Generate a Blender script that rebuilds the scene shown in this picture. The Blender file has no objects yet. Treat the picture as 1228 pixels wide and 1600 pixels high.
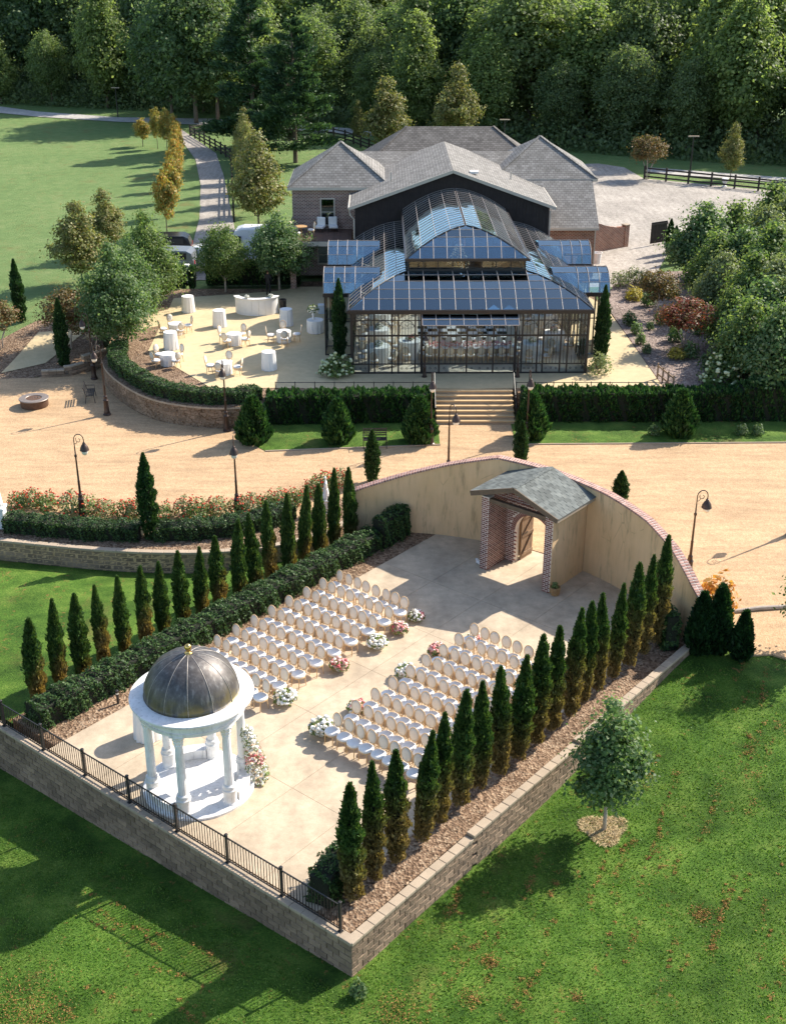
import bpy, math, random
import numpy as np
from mathutils import Vector, Matrix
SC = bpy.context.scene
COL = SC.collection
R = math.radians
# ------------------------------------------------------------------ camera
CAMH, FPX, PITCH, CX, CY = 23.0, 1900.0, R(25.3), 614.0, 800.0
cd = bpy.data.cameras.new('camera'); cam = bpy.data.objects.new('camera', cd); COL.objects.link(cam)
cam.location = (0, 0, CAMH); cam.rotation_euler = (R(90) - PITCH, 0, 0)
cd.sensor_fit = 'VERTICAL'; cd.sensor_height = 24.0; cd.lens = 24.0 * FPX / 1600.0
cd.clip_start = 0.5; cd.clip_end = 6000
SC.camera = cam
# ------------------------------------------------------------------ sky, sun, exposure
SUN_AZ, SUN_EL = R(55.0), R(37.8)         # the sun stands to the right, beyond the house
w = bpy.data.worlds.new('World'); SC.world = w; w.use_nodes = True
nt = w.node_tree; nt.nodes.clear()
sky = nt.nodes.new('ShaderNodeTexSky'); sky.sky_type = 'NISHITA'; sky.sun_disc = False
sky.sun_elevation = SUN_EL; sky.sun_rotation = SUN_AZ; sky.air_density = 1.0; sky.dust_density = 1.2; sky.ozone_density = 1.0
bg = nt.nodes.new('ShaderNodeBackground'); bg.inputs[1].default_value = 0.145
wo = nt.nodes.new('ShaderNodeOutputWorld'); nt.links.new(sky.outputs[0], bg.inputs[0]); nt.links.new(bg.outputs[0], wo.inputs[0])
sl = bpy.data.lights.new('sun', 'SUN'); sl.energy = 5.0; sl.angle = R(0.53); sl.color = (1.0, 0.92, 0.80)
sun = bpy.data.objects.new('sun', sl); COL.objects.link(sun); sun.location = (60, 60, 60)
sdir = Vector((math.sin(SUN_AZ) * math.cos(SUN_EL), math.cos(SUN_AZ) * math.cos(SUN_EL), math.sin(SUN_EL)))
sun.rotation_euler = sdir.to_track_quat('Z', 'Y').to_euler()
SC.view_settings.view_transform = 'Standard'; SC.view_settings.look = 'None'
SC.view_settings.exposure = 0.83; SC.view_settings.gamma = 1.0
SC.cycles.use_denoising = True
SC.cycles.max_bounces = 6; SC.cycles.transparent_max_bounces = 24; SC.cycles.transmission_bounces = 6
SC.cycles.diffuse_bounces = 4; SC.cycles.glossy_bounces = 3
SC.cycles.caustics_reflective = False; SC.cycles.caustics_refractive = False
SC.cycles.sample_clamp_indirect = 6.0
# ------------------------------------------------------------------ pixel -> place helpers (photo pixels, 1228 x 1600)
_s, _c = math.sin(PITCH), math.cos(PITCH)
def ray(px, py):
    u = (px - CX) / FPX; v = (CY - py) / FPX
    return Vector((u, _c + v * _s, -_s + v * _c))
def G(px, py, z=0.0):
    r = ray(px, py); t = (z - CAMH) / r.z
    return Vector((r.x * t, r.y * t, z))
def AT(px, py, Y):
    r = ray(px, py); t = Y / r.y
    return Vector((r.x * t, Y, CAMH + r.z * t))
def VH(px, py, py2, z=0.0):
    g = G(px, py, z); r = ray(px, py2)
    return CAMH + r.z * g.y / r.y - z
# ceremony frame: s runs up the aisle away from the railing, t to the right (0 at the right-hand wall)
AZ = R(39.9)
E1 = Vector((math.sin(AZ), math.cos(AZ), 0)); E2 = Vector((math.cos(AZ), -math.sin(AZ), 0)); O0 = G(550, 1468)
def LW(s, t, z=0.0):
    p = O0 + E1 * s + E2 * t; return Vector((p.x, p.y, z))
def ST(p):
    d = Vector((p[0], p[1], 0)) - O0; return d.dot(E1), d.dot(E2)
# ------------------------------------------------------------------ scene-object helpers
def thing(name, label, cat, loc=(0, 0, 0), rz=0.0, group=None):
    o = bpy.data.objects.new(name, None); COL.objects.link(o)
    o.location = loc; o.rotation_euler = (0, 0, rz); o.empty_display_size = 0.2
    return tag(o, label, cat, group)
def tag(o, label, cat, group=None):
    o['label'] = label; o['category'] = cat
    if group: o['group'] = group
    return o
def link(name, me, m=None, parent=None, loc=(0, 0, 0), rot=(0, 0, 0), scale=None, kind=None):
    o = bpy.data.objects.new(name, me); COL.objects.link(o)
    if m is not None and len(me.materials) == 0: me.materials.append(m)
    if parent is not None: o.parent = parent
    o.location = loc; o.rotation_euler = rot
    if scale is not None: o.scale = scale if hasattr(scale, '__len__') else (scale,) * 3
    if kind: o['kind'] = kind
    return o
KIDS = {}
def dup(o, parent=None):
    c = o.copy(); COL.objects.link(c)
    if parent is not None: c.parent = parent
    for ch in o.children: dup(ch, c)
    return c
def put(root, loc, rz=0.0, scale=None, label=None, group=None):
    root.location = loc; root.rotation_euler = (0, 0, rz)
    if scale is not None: root.scale = scale if hasattr(scale, '__len__') else (scale,) * 3
    if label: root['label'] = label
    if group: root['group'] = group
    return root
class Proto:
    """first use places the thing itself, every later use a copy of it and of its parts"""
    def __init__(self, root): self.root = root; self.used = False
    def place(self, loc, rz=0.0, scale=None, label=None, group=None, cat=None):
        o = dup(self.root) if self.used else self.root
        self.used = True
        if cat: o['category'] = cat
        return put(o, loc, rz, scale, label, group)
ORD = ['first', 'second', 'third', 'fourth', 'fifth', 'sixth', 'seventh', 'eighth', 'ninth', 'tenth', 'eleventh', 'twelfth', 'thirteenth',
       'fourteenth', 'fifteenth', 'sixteenth', 'seventeenth', 'eighteenth', 'nineteenth', 'twentieth', 'twenty-first', 'twenty-second']
# ------------------------------------------------------------------ mesh builder
class MB:
    def __init__(self): self.v = []; self.f = []
    def add(self, vs, fs, M=None):
        b = len(self.v)
        self.v += [tuple(M @ Vector(p)) if M is not None else tuple(p) for p in vs]
        self.f += [tuple(i + b for i in f) for f in fs]
        return self
    def box(self, x0, x1, y0, y1, z0, z1, M=None):
        return self.add([(x0, y0, z0), (x1, y0, z0), (x1, y1, z0), (x0, y1, z0), (x0, y0, z1), (x1, y0, z1), (x1, y1, z1), (x0, y1, z1)],
                        [(0, 3, 2, 1), (4, 5, 6, 7), (0, 1, 5, 4), (1, 2, 6, 5), (2, 3, 7, 6), (3, 0, 4, 7)], M)
    def bbox(self, x0, x1, y0, y1, z0, z1, b=0.01, M=None):
        """box with chamfered upright and top edges"""
        pts = []
        for z, i in ((z0, 0), (z1 - b, 0), (z1, b)):
            c = b
            pts += [(x0 + i + c, y0 + i, z), (x1 - i - c, y0 + i, z), (x1 - i, y0 + i + c, z), (x1 - i, y1 - i - c, z),
                    (x1 - i - c, y1 - i, z), (x0 + i + c, y1 - i, z), (x0 + i, y1 - i - c, z), (x0 + i, y0 + i + c, z)]
        fs = [tuple(range(7, -1, -1)), tuple(range(16, 24))]
        for k in (0, 8):
            for i in range(8): j = (i + 1) % 8; fs.append((k + i, k + j, k + 8 + j, k + 8 + i))
        return self.add(pts, fs, M)
    def tube(self, path, rad, n=6, cap=True):
        path = [Vector(p) for p in path]; m = len(path)
        rad = list(rad) if hasattr(rad, '__len__') else [rad] * m
        b = len(self.v); ref = None
        for i, p in enumerate(path):
            d = (path[min(i + 1, m - 1)] - path[max(i - 1, 0)]).normalized()
            if ref is None: ref = Vector((1, 0, 0)) if abs(d.x) < .8 else Vector((0, 1, 0))
            a = d.cross(ref).normalized(); c = a.cross(d).normalized(); ref = c
            for k in range(n):
                an = 2 * math.pi * k / n
                self.v.append(tuple(p + (a * math.cos(an) + c * math.sin(an)) * rad[i]))
        for i in range(m - 1):
            for k in range(n):
                k2 = (k + 1) % n
                self.f.append((b + i * n + k, b + i * n + k2, b + (i + 1) * n + k2, b + (i + 1) * n + k))
        if cap:
            self.f.append(tuple(b + k for k in range(n - 1, -1, -1))); self.f.append(tuple(b + (m - 1) * n + k for k in range(n)))
        return self
    def lathe(self, prof, n=16, c=(0, 0, 0), cap=True, wob=None):
        b = len(self.v); m = len(prof)
        for i, (r, z) in enumerate(prof):
            for k in range(n):
                a = 2 * math.pi * k / n; rr = r * (wob(a, z) if wob else 1)
                self.v.append((c[0] + rr * math.cos(a), c[1] + rr * math.sin(a), c[2] + z))
        for i in range(m - 1):
            for k in range(n):
                k2 = (k + 1) % n
                self.f.append((b + i * n + k, b + i * n + k2, b + (i + 1) * n + k2, b + (i + 1) * n + k))
        if cap:
            if prof[0][0] > 1e-4: self.f.append(tuple(b + k for k in range(n - 1, -1, -1)))
            if prof[-1][0] > 1e-4: self.f.append(tuple(b + (m - 1) * n + k for k in range(n)))
        return self
    def prism(self, poly, z0, z1, M=None):
        n = len(poly)
        vs = [(p[0], p[1], z0 if not hasattr(z0, '__len__') else z0[i]) for i, p in enumerate(poly)] + \
             [(p[0], p[1], z1 if not hasattr(z1, '__len__') else z1[i]) for i, p in enumerate(poly)]
        fs = [tuple(range(n - 1, -1, -1)), tuple(range(n, 2 * n))] + [(i, (i + 1) % n, n + (i + 1) % n, n + i) for i in range(n)]
        return self.add(vs, fs, M)
    def ext(self, poly, y0, y1, M=None):
        """polygon in the x-z plane pushed from y0 to y1"""
        n = len(poly)
        vs = [(p[0], y0, p[1]) for p in poly] + [(p[0], y1, p[1]) for p in poly]
        fs = [tuple(range(n)), tuple(range(2 * n - 1, n - 1, -1))] + [(i, n + i, n + (i + 1) % n, (i + 1) % n) for i in range(n)]
        return self.add(vs, fs, M)
    def face(self, pts): return self.add(pts, [tuple(range(len(pts)))])
    def slab(self, pts, th):
        """thin plate under a planar polygon"""
        p = [Vector(q) for q in pts]; n = (p[1] - p[0]).cross(p[2] - p[0]).normalized()
        k = len(p)
        return self.add([tuple(q) for q in p] + [tuple(q - n * th) for q in p],
                        [tuple(range(k)), tuple(range(2 * k - 1, k - 1, -1))] + [(i, k + i, k + (i + 1) % k, (i + 1) % k) for i in range(k)])
    def bar(self, a, b, w, h=None, up=(0, 0, 1)):
        h = h or w; a = Vector(a); b = Vector(b); d = (b - a); L = d.length; d.normalize()
        u = Vector(up)
        if abs(d.dot(u)) > .95: u = Vector((0, 1, 0))
        x = d.cross(u).normalized(); z = x.cross(d)
        M = Matrix(((x.x, d.x, z.x, a.x), (x.y, d.y, z.y, a.y), (x.z, d.z, z.z, a.z), (0, 0, 0, 1)))
        return self.box(-w / 2, w / 2, 0, L, -h / 2, h / 2, M)
    def mesh(self, name, smooth=False):
        me = bpy.data.meshes.new(name); me.from_pydata(self.v, [], self.f); me.update()
        if smooth: me.polygons.foreach_set('use_smooth', [True] * len(me.polygons))
        return me
    def build(self, name, m, parent=None, loc=(0, 0, 0), rot=(0, 0, 0), smooth=False, kind=None):
        me = self.mesh(name, smooth)
        if smooth == 'auto' : me.set_sharp_from_angle(angle=R(40))
        return link(name, me, m, parent, loc, rot, kind=kind)
def Tm(x, y, z, rz=0.0, s=1.0): return Matrix.Translation((x, y, z)) @ Matrix.Rotation(rz, 4, 'Z') @ Matrix.Scale(s, 4)
# ------------------------------------------------------------------ materials
MATS = {}
class N:
    def __init__(self, name):
        self.m = bpy.data.materials.new(name); self.m.use_nodes = True; self.t = self.m.node_tree
        self.t.nodes.clear(); self.out = self.t.nodes.new('ShaderNodeOutputMaterial'); MATS[name] = self.m
    def n(self, ty, ins=None, **kw):
        nd = self.t.nodes.new(ty)
        for k, v in kw.items(): setattr(nd, k, v)
        for k, v in (ins or {}).items(): self.set(nd, k, v)
        return nd
    def set(self, nd, k, v):
        i = nd.inputs[k]
        if isinstance(v, bpy.types.NodeSocket): self.t.links.new(v, i)
        elif hasattr(v, 'outputs'): self.t.links.new(v.outputs[0], i)
        else:
            if i.type == 'RGBA' and not hasattr(v, '__len__'): v = (v, v, v)
            i.default_value = (tuple(v) + (1,)) if hasattr(v, '__len__') and len(v) == 3 and i.type == 'RGBA' else v
    def pos(self): return self.n('ShaderNodeNewGeometry').outputs['Position']
    def obj(self): return self.n('ShaderNodeTexCoord').outputs['Object']
    def mapp(self, vec, scale=(1, 1, 1), rot=(0, 0, 0), loc=(0, 0, 0)):
        return self.n('ShaderNodeMapping', {'Vector': vec, 'Scale': scale, 'Rotation': rot, 'Location': loc})
    def noise(self, vec, scale, detail=3.0, rough=.55): return self.n('ShaderNodeTexNoise', {'Vector': vec, 'Scale': scale, 'Detail': detail, 'Roughness': rough}).outputs['Fac']
    def ramp(self, fac, stops, interp='LINEAR'):
        r = self.n('ShaderNodeValToRGB', {'Fac': fac}); cr = r.color_ramp; cr.interpolation = interp
        while len(cr.elements) > 1: cr.elements.remove(cr.elements[-1])
        for i, (p, c) in enumerate(stops):
            e = cr.elements[0] if i == 0 else cr.elements.new(p)
            e.position = p; e.color = tuple(c) + (1,) if hasattr(c, '__len__') else (c, c, c, 1)
        return r.outputs[0]
    def mix(self, f, a, b, blend='MIX'):
        m = self.n('ShaderNodeMix', data_type='RGBA', blend_type=blend, clamp_factor=True)
        self.set(m, 0, f); self.set(m, 6, a); self.set(m, 7, b); return m.outputs[2]
    def math(self, op, a, b=0.0, c=0.0):
        m = self.n('ShaderNodeMath', operation=op); self.set(m, 0, a); self.set(m, 1, b); self.set(m, 2, c); return m.outputs[0]
    def bump(self, h, strength=.3, dist=.02): return self.n('ShaderNodeBump', {'Height': h, 'Strength': strength, 'Distance': dist}).outputs[0]
    def prin(self, col, rough=.7, metal=0.0, nrm=None, spec=.4):
        b = self.n('ShaderNodeBsdfPrincipled', {'Base Color': col, 'Roughness': rough, 'Metallic': metal})
        b.inputs['Specular IOR Level'].default_value = spec
        if nrm is not None: self.set(b, 'Normal', nrm)
        self.t.links.new(b.outputs[0], self.out.inputs[0]); return b
def mul(c, k): return tuple(min(1, x * k) for x in c)
def M(name, col, rough=.7, var=.18, sc=3.0, bump=0.0, bsc=60.0, metal=0.0, col2=None, spec=.35, island=0.0):
    """plain procedural: broad mottling + fine grain (+ each piece its own tone)"""
    if name in MATS: return MATS[name]
    n = N(name); p = n.pos()
    a = n.noise(p, sc, 4); b = n.noise(p, sc * 9, 3)
    f = n.math('ADD', n.math('MULTIPLY', a, .65), n.math('MULTIPLY', b, .35))
    c = n.ramp(f, [(.3, mul(col, 1 - var)), (.5, col), (.7, col2 if col2 else mul(col, 1 + var))])
    if island:
        rnd = n.n('ShaderNodeObjectInfo').outputs['Random']
        c = n.mix(1.0, c, n.ramp(rnd, [(0, 1 - island), (1, 1.0)]), 'MULTIPLY')
    nr = n.bump(n.noise(p, bsc, 4), bump, .02) if bump else None
    n.prin(c, rough, metal, nr, spec); return n.m
def leaf_mat(name, cols, trans=.4, tint=None, var=.25, brown=None, rough=.55):
    """foliage: each leaf its own tone, each plant its own cast; brown = dict(z0,z1,col) browned-off lower foliage"""
    n = N(name); geo = n.n('ShaderNodeNewGeometry'); isl = geo.outputs['Random Per Island']; oi = n.n('ShaderNodeObjectInfo').outputs['Random']
    k = len(cols); c = n.ramp(isl, [(i / max(1, k - 1), x) for i, x in enumerate(cols)])
    ob = n.obj(); cl = n.noise(n.n('ShaderNodeVectorMath', {0: ob, 1: n.n('ShaderNodeCombineXYZ', {0: n.math('MULTIPLY', oi, 37.), 1: 0., 2: 0.})}, operation='ADD'), .9, 3)
    c = n.mix(1.0, c, n.ramp(cl, [(.3, 1 - var), (.7, 1 + var * .6)]), 'MULTIPLY')
    if tint:
        c = n.mix(n.math('MULTIPLY', oi, tint[1]), c, tint[0])
    if brown:
        z = n.n('ShaderNodeSeparateXYZ', {0: ob}).outputs
        wv = n.math('ADD', z[2], n.math('MULTIPLY', n.math('SUBTRACT', n.noise(ob, 2.2, 3), .5), brown['wob']))
        if brown.get('side'):
            wv = n.math('ADD', wv, n.math('MULTIPLY', n.math('ADD', n.math('MULTIPLY', z[0], brown['side'][0]), n.math('MULTIPLY', z[1], brown['side'][1])), 1.0))
        wv = n.math('ADD', wv, n.math('MULTIPLY', n.math('SUBTRACT', isl, .5), .5)); wv = n.math('ADD', wv, n.math('MULTIPLY', n.math('SUBTRACT', oi, .5), brown.get('vary', 1.1)))
        f = n.n('ShaderNodeMapRange', {0: wv, 1: brown['z0'], 2: brown['z1'], 3: 1.0, 4: 0.0}).outputs[0]
        bc = n.ramp(isl, [(0, mul(brown['col'], .6)), (.6, brown['col']), (1, mul(brown['col'], 1.35))])
        c = n.mix(f, c, bc)
    d = n.n('ShaderNodeBsdfPrincipled', {'Base Color': c, 'Roughness': rough}); d.inputs['Specular IOR Level'].default_value = .3
    tr = n.n('ShaderNodeBsdfTranslucent', {'Color': n.mix(1.0, c, (1.45, 1.5, .8), 'MULTIPLY')})
    mx = n.n('ShaderNodeMixShader', {0: trans, 1: d.outputs[0], 2: tr.outputs[0]})
    n.t.links.new(mx.outputs[0], n.out.inputs[0]); return n.m
# ================================================================== SURFACE MATERIALS
def grass_mat():
    n = N('grass'); p = n.pos()
    big = n.noise(p, .12, 4); mid = n.noise(p, .9, 4); fine = n.noise(p, 14, 4, .7); finer = n.noise(p, 55, 3, .7)
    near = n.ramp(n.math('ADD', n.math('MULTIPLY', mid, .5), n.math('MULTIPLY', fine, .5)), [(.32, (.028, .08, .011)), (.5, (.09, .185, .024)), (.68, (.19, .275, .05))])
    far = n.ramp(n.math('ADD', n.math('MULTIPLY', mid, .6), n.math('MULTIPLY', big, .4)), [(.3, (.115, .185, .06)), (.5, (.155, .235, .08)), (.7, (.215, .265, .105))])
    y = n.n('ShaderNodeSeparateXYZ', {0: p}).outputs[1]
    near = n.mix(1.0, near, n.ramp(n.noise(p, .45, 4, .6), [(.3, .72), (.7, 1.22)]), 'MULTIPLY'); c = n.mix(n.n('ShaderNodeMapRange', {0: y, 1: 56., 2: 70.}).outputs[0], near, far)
    c = n.mix(1.0, c, n.ramp(n.math('ADD', n.math('MULTIPLY', finer, .5), n.math('MULTIPLY', n.noise(p, 26, 3, .7), .5)), [(.3, .35), (.5, 1.0), (.7, 1.5)]), 'MULTIPLY')
    # dry thatch left in wavering lines by the mower, and bare worn spots
    st = n.mapp(p, (2.2, .5, 1), (0, 0, R(32)))
    th = n.math('MULTIPLY', n.ramp(n.noise(st, .8, 2), [(.52, 0.), (.62, 1.)]), n.ramp(n.noise(p, 5.0, 5, .7), [(.57, 0.), (.63, 1.)]))
    c = n.mix(n.math('MULTIPLY', th, .85), c, n.ramp(fine, [(.3, (.20, .09, .03)), (.7, (.42, .22, .08))]))
    bare = n.ramp(n.noise(p, .33, 5, .65), [(.58, 0.), (.70, 1.)])
    c = n.mix(n.math('MULTIPLY', bare, .55), c, n.ramp(fine, [(.3, (.14, .115, .04)), (.7, (.25, .19, .07))]))
    h = n.math('ADD', n.math('MULTIPLY', fine, .7), n.math('MULTIPLY', finer, .6))
    n.prin(c, .85, 0, n.bump(h, 1.0, .1), .15); return n.m
def speckle(name, cols, sc1, sc2, rough=.9, bump=.5, dist=.02, broad=.12, bsc=.4, streak=None):
    n = N(name); p = n.pos()
    v = n.n('ShaderNodeTexVoronoi', {'Vector': p, 'Scale': sc1}, feature='F1')
    cell = n.n('ShaderNodeSeparateColor', {0: v.outputs['Color']}).outputs[0]
    k = len(cols); c = n.ramp(cell, [(i / (k - 1), x) for i, x in enumerate(cols)])
    c = n.mix(1.0, c, n.ramp(n.noise(p, sc2, 4), [(.3, 1 - broad), (.7, 1 + broad)]), 'MULTIPLY')
    c = n.mix(1.0, c, n.ramp(n.noise(p, bsc, 5, .6), [(.3, 1 - broad * 1.3), (.7, 1 + broad)]), 'MULTIPLY')
    if streak:
        c = n.mix(1.0, c, n.ramp(n.noise(n.mapp(p, streak, (0, 0, R(8))), .9, 4), [(.32, .84), (.6, 1.06)]), 'MULTIPLY')
    h = n.math('ADD', v.outputs['Distance'], n.noise(p, sc1 * .6, 3))
    n.prin(c, rough, 0, n.bump(h, bump, dist), .2); return n.m
def brick_mat(name, c1, c2, mortar, bw, bh, ms, vec='xz', rough=.85, bumpd=.006, rot=0.0):
    n = N(name); p = n.obj(); sep = n.n('ShaderNodeSeparateXYZ', {0: p}).outputs
    u = {'xz': (sep[0], sep[2]), 'yz': (sep[1], sep[2]), 'xy': (sep[0], sep[1]), 'yx': (sep[1], sep[0]),
         'sz': (n.math('ADD', sep[0], sep[1]), sep[2])}[vec]
    uv = n.n('ShaderNodeCombineXYZ', {0: u[0], 1: u[1], 2: 0.0})
    b = n.n('ShaderNodeTexBrick', {'Vector': uv, 'Color1': c1, 'Color2': c2, 'Mortar': mortar, 'Scale': 1.0, 'Mortar Size': ms, 'Mortar Smooth': .1, 'Bias': 0.0, 'Brick Width': bw, 'Row Height': bh})
    c = n.mix(1.0, b.outputs['Color'], n.ramp(n.noise(n.pos(), 1.3, 5), [(.3, .78), (.7, 1.15)]), 'MULTIPLY')
    h = n.math('SUBTRACT', n.math('MULTIPLY', n.noise(n.pos(), 60, 3), .3), b.outputs['Fac'])
    n.prin(c, rough, 0, n.bump(h, .8, bumpd), .2); return n.m
def white_stone():
    n = N('white_stone'); p = n.pos(); st = n.noise(n.mapp(p, (6, 6, 1.1)), 1.8, 5, .7); bl = n.noise(p, 2.2, 5, .6)
    c = n.ramp(bl, [(.3, (.70, .675, .64)), (.6, (.82, .81, .79))])
    c = n.mix(1.0, c, n.ramp(st, [(.32, .74), (.48, 1.0)]), 'MULTIPLY')
    n.prin(c, .7, 0, n.bump(n.noise(p, 22, 4), .35, .01), .25); return n.m
M_GRASS = grass_mat()
M_GRAVEL = speckle('gravel_tan', [(.40, .26, .145), (.465, .31, .175), (.51, .345, .20), (.54, .38, .23)], 26, 5, broad=.10, dist=.02, streak=(.5, 3, 1))
M_GREYGRAVEL = speckle('gravel_grey', [(.25, .22, .185), (.33, .295, .255), (.39, .35, .305), (.45, .41, .36)], 20, 3, broad=.16, bsc=.25, streak=(3, .35, 1))
M_MULCH = speckle('mulch', [(.10, .06, .035), (.19, .12, .075), (.27, .18, .115), (.36, .265, .18)], 14, 3, bump=1.0, dist=.04, broad=.2)
M_GARDEN = speckle('garden_mulch', [(.13, .095, .08), (.22, .165, .14), (.30, .235, .20), (.36, .29, .25)], 12, 3, bump=1.0, dist=.04, broad=.18)
M_PAVE = speckle('pale_concrete', [(.47, .375, .265), (.51, .41, .295), (.53, .43, .31)], 40, 3, rough=.75, bump=.15, dist=.004, broad=.12, bsc=.55, streak=(1.2, .5, 1))
M_TERR = speckle('terrace_concrete', [(.53, .42, .245), (.56, .445, .265), (.585, .465, .28)], 40, 3, rough=.8, bump=.15, dist=.004, broad=.07, bsc=.6)
M_ROAD = speckle('road_grey', [(.36, .34, .31), (.42, .40, .37), (.48, .46, .42)], 8, 2, broad=.12)
M_BLOCK = M('wall_block', (.31, .22, .15), .9, .32, 1.1, .8, 26, island=.4)
M_CAP = M('wall_cap', (.42, .335, .245), .85, .14, 2.0, .4, 40, island=.12)
M_STEP = M('step_stone', (.58, .40, .21), .85, .12, 2.0, .3, 40, island=.12)
M_WHITE = white_stone()
M_IRON = M('black_iron', (.022, .02, .02), .45, .2, 4, metal=.0, spec=.5)
M_BRONZE = M('bronze_paint', (.06, .038, .03), .4, .3, 5, metal=.4, spec=.5)
# ================================================================== GROUND
def sstep(a, b, x):
    t = np.clip((x - a) / (b - a), 0, 1); return t * t * (3 - 2 * t)
def hgt(x, y):
    dx = x - O0.x; dy = y - O0.y
    s = dx * E1.x + dy * E1.y; t = dx * E2.x + dy * E2.y
    zr = -1.08 + 1.0 * sstep(6.5, 19.0, s)
    zf = -1.1 + .043 * np.clip(t, -25, 0)
    z = np.where(s < 1.5, zf, np.where(t > -1.5, zr, -1.75))
    z = np.where((s < 1.5) & (t > 0), -1.1, z)
    z = np.where((t > -1.5) & (s > 1.5), np.minimum(zr, -0.06), z)
    z = np.where((s > 18) & (t < -1.5), -1.0, z)
    far = np.where(x > 18.5, sstep(60.8, 62.5, y), sstep(76, 82, y)) * .9 + sstep(85, 150, y) * .1
    left = sstep(66, 77, y)
    zz = np.where(y > 57.2, np.where(x < -17.2, -.12 + left * 1.12, -.12 + far * 1.12), z)
    zz = np.where((y > 40) & (y <= 57.2) & (s > 18), -.12, zz)
    return zz + .03 * np.sin(x * .35 + 1) * np.sin(y * .29) * (y < 57)
def axis(lo, a, b, hi, st, grow=1.35):
    c = list(np.arange(a, b + 1e-6, st)); d = st
    while c[-1] < hi: d *= grow; c.append(c[-1] + d)
    d = st
    while c[0] > lo: d *= grow; c.insert(0, c[0] - d)
    return np.array(c)
gx = axis(-2500, -45, 48, 2500, .6); gy = axis(-300, 6, 92, 4500, .6)
XX, YY = np.meshgrid(gx, gy); ZZ = hgt(XX, YY)
nx, ny = len(gx), len(gy)
idx = np.arange(nx * ny).reshape(ny, nx)
quads = np.stack([idx[:-1, :-1], idx[:-1, 1:], idx[1:, 1:], idx[1:, :-1]], -1).reshape(-1, 4)
def np_mesh(name, V, F, smooth=False):
    V = np.asarray(V, dtype=np.float32); F = np.asarray(F, dtype=np.int32); k = F.shape[1]
    me = bpy.data.meshes.new(name); me.vertices.add(len(V)); me.vertices.foreach_set('co', V.ravel())
    me.loops.add(F.size); me.loops.foreach_set('vertex_index', F.ravel())
    me.polygons.add(len(F)); me.polygons.foreach_set('loop_start', np.arange(0, F.size, k, dtype=np.int32)); me.polygons.foreach_set('loop_total', np.full(len(F), k, dtype=np.int32))
    if smooth: me.polygons.foreach_set('use_smooth', np.ones(len(F), dtype=bool))
    me.update(calc_edges=True); return me
def structure(name, me, m, **kw): return link(name, me, m, kind='structure', **kw)
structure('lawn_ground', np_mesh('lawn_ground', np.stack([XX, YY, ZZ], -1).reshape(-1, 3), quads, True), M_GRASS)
def sheet(name, pts, z, m, depth=None):
    """flat polygon (x,y list); depth makes it a solid slab reaching down"""
    b = MB(); pts = [(p[0], p[1]) for p in pts]
    a = sum(pts[i][0] * pts[(i + 1) % len(pts)][1] - pts[(i + 1) % len(pts)][0] * pts[i][1] for i in range(len(pts)))
    if a < 0: pts = pts[::-1]
    if depth: b.prism(pts, z - depth, z)
    else: b.face([(x, y, z) for x, y in pts])
    return structure(name, b.mesh(name), m)
def arc(c, r, a0, a1, n):
    """points in the ceremony frame on a circle (angles in degrees from the aisle direction)"""
    return [LW(c[0] + r * math.cos(R(a0 + (a1 - a0) * i / n)), c[1] + r * math.sin(R(a0 + (a1 - a0) * i / n))) for i in range(n + 1)]
WC, WR = (8.956, -7.377), 11.9       # circle of the curved stucco wall
def smooth_path(pts, n=8):
    """Catmull-Rom through points"""
    P = [Vector((p[0], p[1], 0)) for p in pts]; P = [P[0] * 2 - P[1]] + P + [P[-1] * 2 - P[-2]]; out = []
    for i in range(1, len(P) - 2):
        for k in range(n):
            t = k / n; a, b, c, d = P[i - 1:i + 3]
            out.append(.5 * ((2 * b) + (c - a) * t + (2 * a - 5 * b + 4 * c - d) * t * t + (3 * b - a - 3 * c + d) * t ** 3))
    out.append(P[-2]); return out
# left-hand retaining wall below the roses (outer face line), from off-frame left to the stucco wall
LWALL = smooth_path([G(-220, 830), G(-100, 838), G(0, 846), G(80, 854), G(160, 861), G(250, 865), G(340, 864), G(420, 856), G(480, 843), G(530, 824), G(556, 808)], 6)
LH = [(-.35, -1.05)]
# ceremony platform: a solid slab of fill, then concrete slabs with open joints
plat = [LW(.18, -12.62), LW(.18, -1.35), LW(18.2, -1.35)] + [LW(WC[0] + (WR + .2) * math.cos(R(a)), WC[1] + (WR + .2) * math.sin(R(a))) for a in np.linspace(28, -26, 14)]
fill = [LW(.15, -14.9), LW(.15, -.2), LW(18.6, -.2)] + [LW(WC[0] + (WR + .1) * math.cos(R(a)), WC[1] + (WR + .1) * math.sin(R(a))) for a in np.linspace(36, -40, 16)]
structure('mulch_bed', MB().prism([(p.x, p.y) for p in fill], -1.2, -.012).mesh('mulch_bed'), M_MULCH)
pv = sheet('ceremony_paving', plat, -.008, M_PAVE)
sb = [0.2, 3.4, 6.6, 9.8, 13.0, 16.2]; tb = [-12.6, -10.2, -7.8, -5.4, -3.3, -1.37]
for i in range(len(sb) - 1):
    for j in range(len(tb) - 1):
        q = [LW(sb[i] + .006 if i else .17 + .0205 * tb[j], tb[j] + .006), LW(sb[i] + .006 if i else .17 + .0205 * tb[j + 1], tb[j + 1] - .006), LW(sb[i + 1] - .006, tb[j + 1] - .006), LW(sb[i + 1] - .006, tb[j] + .006)]
        o = MB().prism([(p.x, p.y) for p in q], -.006, .004).build('slab', M_PAVE, pv)
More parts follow.
